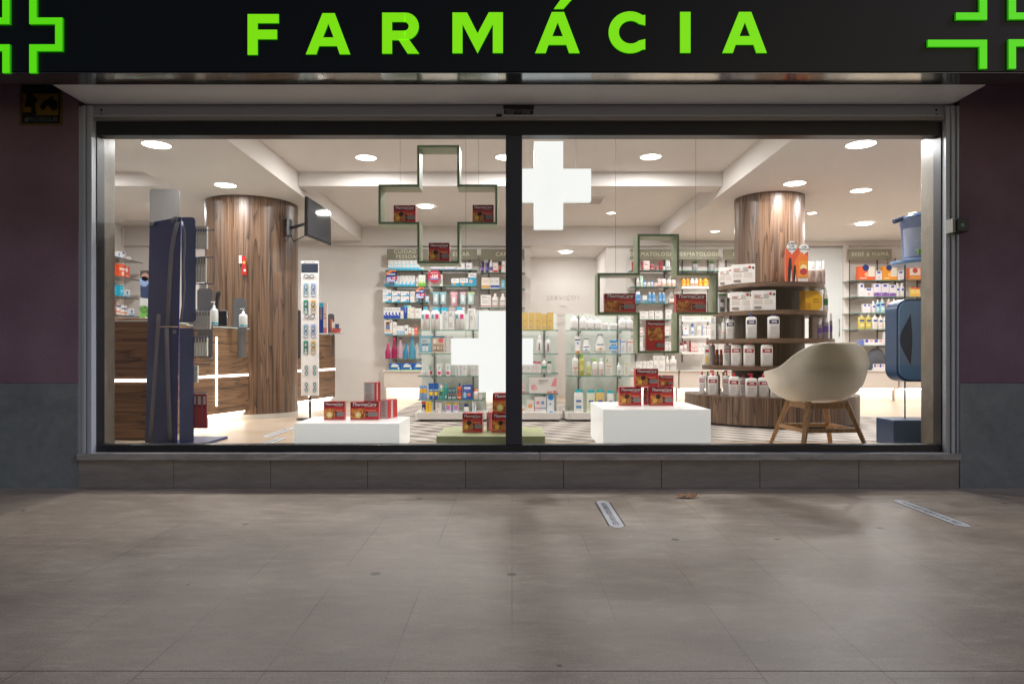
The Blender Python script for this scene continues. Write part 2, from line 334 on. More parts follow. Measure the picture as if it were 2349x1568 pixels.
# roller shutter housing, rails
sh = thing('roller_shutter', 'grey metal roller shutter housing and guide rails framing the shop window', 'shutter', (0.05, .03, 2.75))
def sb(bx, name, m, bv=.002):
    b = MB()
    for q in bx: b.box(q[0]-.05, q[1]-.05, q[2]-.03, q[3]-.03, q[4]-2.75, q[5]-2.75, m)
    return bev(b.build(name, sh), bv)
hz = [at(0, y, 5.14).z for y in (237, 264, 270, 277)]
sb([(XL+.03, XR-.03, .035, .12, hz[1], TOP-.002)], 'housing', ALD)
sb([(XL+.1, XR-.1, .028, .10, hz[2]+.002, hz[1]-.001)], 'slat', AL); sb([(XL+.1, XR-.1, .024, .10, (hz[2]+hz[3])/2+.001, hz[2]-.002), (XL+.1, XR-.1, .02, .10, hz[3], (hz[2]+hz[3])/2-.002)], 'bottom_bar', M('b5b1aa', .3, .6))
for xr in ((at(181, 0, 5.12).x, at(213, 0, 5.12).x), (at(2169, 0, 5.12).x, at(2200, 0, 5.12).x)):
    x_, X_ = xr; wdt = X_-x_
    sb([(x_, x_+wdt*.30, .012, .1, .225, hz[0]-.03), (x_+wdt*.33, x_+wdt*.55, .0, .1, .228, hz[0]-.03), (x_+wdt*.58, x_+wdt*.72, .016, .1, .228, hz[0]-.03), (x_+wdt*.75, X_, .004, .1, .228, hz[0]-.03)], 'guide_rail', AL, .003)
    k = -.04 if x_ > 0 else .16
    for zz in (2.80, 2.835):
        b = MB(); b.loft([(0, .009, .009, 2), (.004, .007, .007, 2)], M('1a1a1c', .4), 10); o = b.build('bolt', sh, (x_-.05+k+(.0 if x_ < 0 else -.02), .004, zz-2.75)); o.rotation_euler.x = R(90)
b = MB(); b.box(-.115, .115, -.012, .02, .035, .085, M('1d1d20', .4)); b.box(-.11, .11, -.008, .01, -.02, .033, M('62646b', .4, .5))
for x in (-.1, .1): b.loft([(0, .01, .01, 2), (.02, .01, .01, 2)], '151517', 10, cx=x, cy=-.014)
b.loft([(.0, .03, .012, 2), (.016, .03, .012, 2)], '3a3b40', 16, cx=0, cy=-.012); b.box(-.17, -.125, -.012, .0, -.022, -.002, '2a2a2c')
for i in range(4): b.box(-.08+i*.04, -.062+i*.04, -.0125, .0, -.008, .0, '232326')
b.build('lock_mechanism', sh, (.0, .01, .055))
# soffit and sign box
sf = MB(); sf.box(-3.2+.0, at(2230, 0, 4.9).x, -.365, .03, TOP, TOP+.02, M('f0efee', .13, .25)); tag(bev(sf.build('soffit_panel'), .002), 'glossy pale soffit panel between the sign box and the shutter housing', 'panel')
ZS = 4.53-DIST
sg = thing('shop_sign', 'long black sign box with glowing green FARMÁCIA letters over the window', 'shop sign', (0, ZS, 2.87))
BLK = M('17181a', .32, .2)
b = MB(); b.box(-7, 7, 0, .02, .004, 1.5, BLK); b.box(-7, 7, .023, .40, .30, 1.5, BLK); b.build('panel', sg)
b = MB(); b.box(-7, 7, .003, .198, -.006, .0, M('84888a', .1, .92)); b.box(-7, 7, .19, .2, -.006, .3, M('6c6862', .3, .9)); bev(b.build('bottom_trim', sg), .002)
def sgp(x, y): p = at(x, y, 4.50); return (p.x, p.z-2.87)
LIT = bpy.data.materials.new('lit_green_acrylic'); LIT.use_nodes = True; bb = LIT.node_tree.nodes['Principled BSDF']
bb.inputs['Base Color'].default_value = (.1, .5, .02, 1); bb.inputs['Emission Color'].default_value = (*lin('7adb00'), 1); bb.inputs['Emission Strength'].default_value = .93
LITD = bpy.data.materials.new('lit_green_tube'); LITD.use_nodes = True; bb = LITD.node_tree.nodes['Principled BSDF']
bb.inputs['Base Color'].default_value = (.05, .4, .02, 1); bb.inputs['Emission Color'].default_value = (*lin('52cc00'), 1); bb.inputs['Emission Strength'].default_value = 1.0
LS = bpy.data.materials.new('letter_side'); LS.use_nodes = True; bb = LS.node_tree.nodes['Principled BSDF']
bb.inputs['Base Color'].default_value = (.02, .2, .02, 1); bb.inputs['Emission Color'].default_value = (*lin('1e8a00'), 1); bb.inputs['Emission Strength'].default_value = .9
def letter(polys, name='letter', m=LIT, y0=-.012, hole=None, conv=sgp):
    b = MB()
    for P in polys: b.prism([conv(*p) for p in P][::-1] if False else [conv(*p) for p in P], y0, -.001, m, LS)
    o = b.build(name, sg); return o
def rc(x0, y0, x1, y1): return [(x0, y1), (x1, y1), (x1, y0), (x0, y0)]
letter([rc(565.4, 29.6, 588.6, 123.3), rc(588.6, 29.6, 637.3, 50.4), rc(588.6, 65.5, 633.3, 87.3)])
def Aletter(x0, yb, sc=1.0, h=94.5, wd=102.5, acc=False):
    f = lambda u, v: (x0+u*wd, yb-v*h)
    P = [[f(0, 0), f(.237, 0), f(.30, .2), f(.385, .41), f(.508, .745), f(.65, 1), f(.375, 1)],
         [f(.763, 0), f(1, 0), f(.65, 1), f(.508, .745), f(.625, .41), f(.70, .2)],
         [f(.30, .2), f(.70, .2), f(.625, .41), f(.385, .41)]]
    if acc: P.append([f(.42, 1.075), f(.635, 1.075), f(.92, 1.42), f(.65, 1.42)])
    return P
letter(Aletter(699.5, 122)); letter(Aletter(1227.8, 119.3, acc=True)); letter(Aletter(1659, 119))
def arc(cx, cy, rx, ry, a0, a1, n): return [(cx+rx*math.cos(R(a0+(a1-a0)*i/n)), cy-ry*math.sin(R(a0+(a1-a0)*i/n))) for i in range(n+1)]
# R
rx0 = 875.4
outer = arc(928.5, 57.8, 31.5, 31.6, 90, -90, 12); inner = arc(926, 57.6, 10.5, 10.2, 90, -90, 12)
R_b = [[outer[i+1], outer[i], inner[i], inner[i+1]] for i in range(12)]
letter([rc(rx0, 26.2, 898.2, 120.5), rc(898.2, 26.2, 928.5, 47.4), rc(898.2, 67.8, 928.5, 89.4)]+R_b+[[(934, 120.5), (960.7, 120.5), (936.5, 87), (912, 87)]])
letter([rc(1037.3, 26, 1060.5, 119.5), rc(1130.3, 25.5, 1153.6, 119), [(1060.5, 26), (1070.8, 26), (1095.2, 74), (1095.2, 119.7), (1060.5, 53)][::-1], [(1130.3, 25.5), (1121, 25.5), (1095.2, 74), (1095.2, 119.7), (1130.3, 53)]])
oc = arc(1446.5, 71.5, 49.6, 48.2, 46, 314, 30); ic = arc(1448, 71.2, 27.3, 26.3, 38, 322, 30)
ic[0] = (1481.5, 55.5); ic[-1] = (1481.5, 87); oc[0] = (1481.5, 31.5); oc[-1] = (1481.5, 111)
letter([[oc[i], oc[i+1], ic[i+1], ic[i]][::-1] for i in range(30)])
letter([rc(1561.7, 24.5, 1585.8, 118.8)])
def strokes(rects): letter([rc(*r) for r in rects], 'cross_outline', LITD, -.018)
strokes([(64, -60, 81, 53.5), (81, 38.5, 140.5, 53.5), (123.5, 53.6, 140.5, 100), (64, 100.1, 140.5, 115.5), (64, 115.6, 81, 166)])
strokes([(2, -60, 19, 38.4), (-60, 38.5, 19, 53.5), (-60, 53.6, -43, 100), (-60, 100.1, 19, 115.5), (2, 115.6, 19, 166)])
strokes([(2250, -60, 2267.5, 26.9), (2196, 27, 2267.5, 43.5), (2131, 89.5, 2267.5, 105.5), (2250, 105.6, 2267.5, 156)])
strokes([(2317, -60, 2334, 26.9), (2317, 27, 2420, 42.5), (2403, 42.6, 2420, 88), (2317, 88.5, 2420, 104.5), (2317, 104.6, 2334, 156)])
# small outdoor things
p = at(94, 240, 5.095); b = MB()
b.box(-.16, .16, 0, .004, -.155, .16, M('6b551c', .5)); b.box(-.142, .142, -.0015, 0, -.14, .16, M('0b0b0c', .5))
b.box(-.135, .13, -.003, -.0015, -.08, .08, M('80631c', .5)); b.prism([(-.135, -.08), (-.03, -.08), (-.06, .08), (-.1, .08)], -.0045, -.003, M('0b0b0c', .5))
b.prism([(-.1, .015), (-.06, .075), (-.02, .035), (-.06, -.03)], -.006, -.0045, M('151210', .5)); b.box(-.125, -.07, -.006, -.0045, -.06, -.02, M('80631c', .5))
b.prism([(.0, -.02), (.02, .02), (.05, .035), (.09, .06), (.1, .03), (.125, .02), (.125, -.02), (.09, -.03), (.05, -.005), (.02, -.035)], -.006, -.003, M('0d0c0c', .5))
b.disc((.02, -.0065, -.02), .022, M('0d0c0c', .5)); b.disc((.1, -.0065, -.02), .026, M('0d0c0c', .5))
b.text('PROSEGUR', (.015, -.003, -.113), .045, M('5c636b', .5), bold=.01); b.disc((-.105, -.003, -.113), .018, M('5c636b', .5)); b.text('ALARME', (-.02, -.003, .12), .06, M('3c3d40', .5), bold=.01)
tag(b.build('alarm_sign', None, p), 'square yellow and black alarm company plate on the left facade wall', 'sign')
s = thing('motion_sensor', 'small black box sensor clipped to the right guide rail', 'sensor', at(2191, 520, 5.08))
b = MB(); b.box(-.055, -.035, -.06, .02, -.05, .05, M('a9a69f', .5)); bev(b.build('bracket', s), .003)
b = MB(); b.box(-.033, .055, -.07, .02, -.05, .05, M('0d2321', .35)); bev(b.build('housing', s), .006); b = MB(); b.disc((.01, -.0705, .0), .014, M('3e8f86', .2)); b.build('lens', s)
# floor stickers
def sticker(x, d0, d1, zf, label, wd=.084):
    b = MB(); L = d1-d0; c = .05; h = wd/2
    b.slab([(-h*.45, -L/2), (h*.45, -L/2), (h, -L/2+c), (h, L/2-c), (h*.45, L/2), (-h*.45, L/2), (-h, L/2-c), (-h, -L/2+c)], 0, .001, M('cfcfd2', .5))
    n = int(L/.033)
    for i in range(n):
        yy = -L/2+c+(L-2*c)*i/n
        for sgn in (-1, 1): b.slab([(sgn*(h+.001), yy), (sgn*(h+.009), yy), (sgn*(h+.009), yy+.016), (sgn*(h+.001), yy+.016)][::sgn], 0, .001, M('2c3036', .5))
    b.text('AGUARDE AQUI A SUA VEZ', (-.002, 0, .0016), .047, M('2a2d33', .5), u=(0, -1, 0), v=(1, 0, 0), bold=.012)
    tag(b.build('floor_sticker', None, (x, (d0+d1)/2-DIST, zf)), label, 'sticker', 'queue stickers on the ground')
sticker(.612, 3.93, 4.66, .001, 'white queue sticker on the pavement directly right of the window mullion line')
sticker(2.64, 3.955, 4.68, .001, 'white queue sticker on the pavement at the far right near the wall')
sticker(-2.24, 6.2, 6.95, FL+.001, 'white queue sticker on the shop floor beside the thick wooden column'); sticker(-2.06, 5.45, 6.12, FL+.001, 'white queue sticker on the shop floor just inside the glass')
# dry leaf
b = MB(); pts = []
prof = [(-.085, .0, .012), (-.06, .035, .02), (-.05, .01, .014), (-.015, .05, .022), (0, .02, .01), (.03, .045, .024), (.05, .012, .012), (.09, .02, .02), (.06, -.012, .006), (.03, -.02, .016), (0, -.045, .004), (-.03, -.018, .018), (-.06, -.015, .006)]
b.add([(0, 0, .012)]+[(x, y*1.0, z+.002) for x, y, z in prof], [(0, i+1, (i+1) % len(prof)+1) for i in range(len(prof))], M('8a5a2c', .7))
b.tube([(0, -.03, .008), (.05, -.07, .012)], .0016, M('5a3a1c'))
o = b.build('dry_leaf', None, at(1578, 1141, F/(1141-812)), R(15)); so_ = o.modifiers.new('s', 'SOLIDIFY'); so_.thickness = .001
tag(o, 'curled brown dry leaf lying on the pavement below the window', 'leaf')
# ------------------------------------------------------------------ ceiling lamps
def downlight(px, py, hz_, dia, label, watts, small=False):
    d = hz_*F/(812-py); p = at(px, py, d)
    t = thing('ceiling_downlight', label, 'ceiling light', (p.x, p.y, p.z), 0, 'round downlights in the shop ceiling')
    r = dia/2
    b = MB(); b.loft([(0, r*1.16, r*1.16, 2), (-.006, r*1.13, r*1.13, 2), (-.008, r*1.0, r*1.0, 2)], M('e8e4de', .5), 32, cap=False); b.build('trim', t)
    b = MB(); b.disc((0, 0, -.004), r, M((1, .985, .95), emit=12), 'z', 32); o = b.build('diffuser', t)
    for f in o.data.polygons: pass
    l = bpy.data.lights.new('lamp', 'AREA'); l.shape = 'DISK'; l.size = dia*.9; l.energy = watts; l.color = (.97, .97, .97)
    lo = bpy.data.objects.new('lamp', l); C.objects.link(lo); lo.location = (0, 0, -.012); lo.parent = t
for a in [(359, 331, 1.82, .23, 'large round downlight above the far left, nearest the window', .5), (517, 424, 1.82, .22, 'round downlight just in front of the thick wooden column', .6),
          (840, 361, 2.06, .21, 'round downlight left of the upper left green cross frame', 1), (1160, 360, 2.06, .21, 'round downlight half hidden behind the window mullion', 1), (1493, 359, 2.06, .21, 'round downlight in the raised ceiling bay right of the upper lit cross', 1),
          (1975, 330, 1.82, .24, 'large round downlight at upper right, nearest the window', .5), (1823, 420, 1.82, .22, 'round downlight just in front of the slim wooden column', .6), (1975, 436, 1.82, .21, 'round downlight right of the slim wooden column', 1),
          (1402, 488, 2.06, .125, 'small downlight in the rear raised ceiling bay right of the lit cross', .5), (1640, 530, 1.82, .125, 'small downlight above the dermatology shelves left of the slim column', .5), (1863, 488, 1.82, .115, 'small downlight right behind the slim wooden column', .5),
          (2098, 488, 1.82, .14, 'small downlight above the blue tub display at far right', .5), (1298, 578, 1.74, .2, 'round downlight in the low ceiling of the back recess', .24)]:
    downlight(*a[:5], a[5]*DOWN_W)
# lamps of the hidden parts of the same ceiling (left bay, rear)
for x, y, z in ((-4.9, 2.0, 3.05), (-4.9, 4.4, 3.05), (-1.2, 4.4, 3.05), (4.9, 4.4, 2.81)):
    t = thing('ceiling_downlight', 'downlight further back in the shop ceiling, hidden behind columns and beams', 'ceiling light', (x, y, z), 0, 'round downlights in the shop ceiling')
    b = MB(); b.disc((0, 0, -.004), .1, M((1, .985, .95), emit=12), 'z', 32); b.build('diffuser', t)
    l = bpy.data.lights.new('lamp', 'AREA'); l.shape = 'DISK'; l.size = .2; l.energy = DOWN_W; l.color = (.97, .97, .97); lo = bpy.data.objects.new('lamp', l); C.objects.link(lo); lo.location = (0, 0, -.012); lo.parent = t
v = MB(); p = at(1352, 460, 9.15); v.box(-.2, .2, -.2, .2, -.01, 0, M('dcd4ce', .6))
for i in range(6): v.box(-.17, .17, -.16+i*.06, -.135+i*.06, -.016, -.0101, M('c0b7b0', .6))
tag(v.build('ceiling_vent', None, (p.x, p.y, CH)), 'square ceiling air vent behind the upper lit white cross', 'vent')
# wooden columns
def column(name, px, zc, r, label, base):
    xc = (px)*zc/F; t = thing(name, label, 'column', (xc, zc-DIST, FL))
    b = MB(); b.loft([(.06, r, r, 2), (CL-FL-.045, r, r, 2)], M_WALNUT, 64, cap=False); b.build('cladding', t)
    b = MB(); b.loft([(CL-FL-.09, r+.004, r+.004, 2), (CL-FL, r+.004, r+.004, 2)], M_WALNUT, 64, cap=False); b.build('top_band', t)
    b = MB(); b.loft([(0, r+.003, r+.003, 2), (.058, r+.003, r+.003, 2)], M('bdb7af', .4), 64, cap=False); b.build('skirting', t)
    return t, xc
colL, xcL = column('wooden_column', -595.5, 8.33, .53, 'thick round column clad in walnut beside the counter', 1)
colR, xcR = column('wooden_column', 589.5, 8.0, .385, 'slim round walnut column rising out of the tiered display', 1)
# tiered display around the right column
xi, zi = 2.88, 7.66
isl = thing('tiered_display', 'round tiered walnut display island with shelves wrapping the slim column', 'display shelf', (xi, zi-DIST, FL))
def ring(h0, h1, r, name, m, side=None):
    b = MB(); pts = [(r*math.cos(R(a)), r*math.sin(R(a))) for a in range(-205, 26, 5)]
    pts += [(.05, .38), (-.05, .38)]
    b.slab(pts, h0, h1, m, side); return bev(b.build(name, isl), .003)
IR = {}
for nm, r, top in (('shelf', .57, 1.756), ('shelf', .60, 1.46), ('shelf', .673, 1.163), ('shelf', .72, .876)):
    ring(top-.045-FL, top-FL, r, nm, M_SHELFWOOD); IR[top] = r
ring(.03, .312, .915, 'base', M_WALNUT); ring(0, .029, .87, 'plinth', M_WALNUT_DARKENED); IR[.563] = .915
b = MB(); b.loft([(.313, .40, .40, 2), (1.5, .40, .40, 2)], M_WALNUT_DARKENED, 64, cap=False, cy=.30, cx=.1); b.build('core', isl)  # the column's walnut again, with shade put into a darker colour
b = MB(); b.box(.50, .66, .02, .12, .914, 1.164, M('d0c4ba')); b.box(.50, .53, .02, .12, 1.211, 1.455, M('d0c4ba')); b.build('side_panel', isl)
# ------------------------------------------------------------------ counters
LEDM = M((1, .97, .92), emit=16); LEDW = M((1, .96, .90), emit=15)
def counter(name, P0, P1, label, leds, vled, hgt=1.045, back=.55, kick=True):
    a, c = Vector((P0[0], P0[1]-DIST)), Vector((P1[0], P1[1]-DIST)); L = (c-a).length; ang = math.atan2(c.y-a.y, c.x-a.x)
    t = thing(name, label, 'counter', (a.x, a.y, FL), ang)
    b = MB(); b.box(0, L, 0, back, .11 if kick else .012, hgt-.012, M_WALNUT_H); b.build('front_panel', t)
    b = MB(); b.box(-.01, L+.01, -.01, back+.01, hgt-.01, hgt, M('cfe0dc', .15)); b.build('worktop', t)
    if kick: b = MB(); b.box(.02, L-.02, .05, back-.04, 0, .108, M('e9e6e0', .3)); b.build('toe_kick', t)
    if kick: b = MB(); b.box(.04, L-.04, .02, .045, .095, .108, LEDM); b.build('led_strip', t)
    for x0, x1, z in leds: b = MB(); b.box(x0, x1, -.004, -.0005, z-.010, z+.010, LEDM); b.build('led_strip', t)
    for x, z0, z1 in vled: b = MB(); b.box(x-.010, x+.010, -.005, -.001, z0, z1, LEDM); b.build('led_strip', t)
    return t
cA_ = counter('shop_counter', (-4.3, 5.96), (-3.1, 5.96), 'dark wooden counter with a light strip at far left behind the navy display', [(0, 1.2, .52)], [], kick=False)
cB_ = counter('shop_counter', (-3.37, 6.27), (-3.02, 7.82), 'wooden counter with a glowing light cross in front of the thick column', [(.25, 1.58, .515)], [(1.02, .2, .93)])
cC_ = counter('shop_counter', (-2.95, 8.9), (-2.67, 10.3), 'wooden counter with a glowing light cross behind the spectacle stand', [(0, 1.42, .525)], [(.62, .15, .93)])
# ================================================================== PRODUCTS
ORD = ['first', 'second', 'third', 'fourth', 'fifth', 'sixth', 'seventh', 'eighth', 'ninth', 'tenth', 'eleventh', 'twelfth']
PLUR = {'box': 'boxes', 'brush': 'brushes', 'pouch': 'pouches', 'glasses': 'glasses'}
REG = []
def reg(o, desc, cat, shelf):
    REG.append((o, desc, cat, shelf))
_mesh = {}
def shared(key, builder, name, parent=None, loc=None, rz=0):
    if key in _mesh: return link(name, _mesh[key], parent, loc, rz)
    o = builder().build(name, parent, loc, rz); _mesh[key] = o.data; return o
def boxmesh(w, h, d, base, des):
    b = MB(); x = w/2; b.box(-x, x, 0, d, 0, h, base, side=(des.get('side') or base), top=(des.get('top') or base))
    k = 0
    for e in des.get('f', []):
        k += 1; y = -.0006*k; m = e[-1]
        if e[0] == 'o': b.disc((-x+e[1]*w, y, e[2]*h), e[3]*w, m, 'y', 16)
        elif e[0] == 't': b.text(e[1], (-x+e[2]*w, y, e[3]*h), e[4]*h, m, bold=.02, shear=e[5] if len(e) > 6 else 0)
        elif e[0] == 'p': b.prism([(-x+u*w, v*h) for u, v in e[1]], y, y+.0004, m)
        elif e[0] == 'l':    # block of print lines u0,v0,u1,v1,n
            for i in range(e[5]):
                v0 = e[2]+(e[4]-e[2])*(i+.2)/e[5]; v1 = e[2]+(e[4]-e[2])*(i+.65)/e[5]; uu = e[3]-(e[3]-e[1])*(.13*((i*7) % 4))
                b.box(-x+e[1]*w, -x+uu*w, y, y+.0004, v0*h, v1*h, m)
        else: b.box(-x+e[0]*w, -x+e[2]*w, y, y+.0004, e[1]*h, e[3]*h, m)
    return b
W = 'e6e2dc'
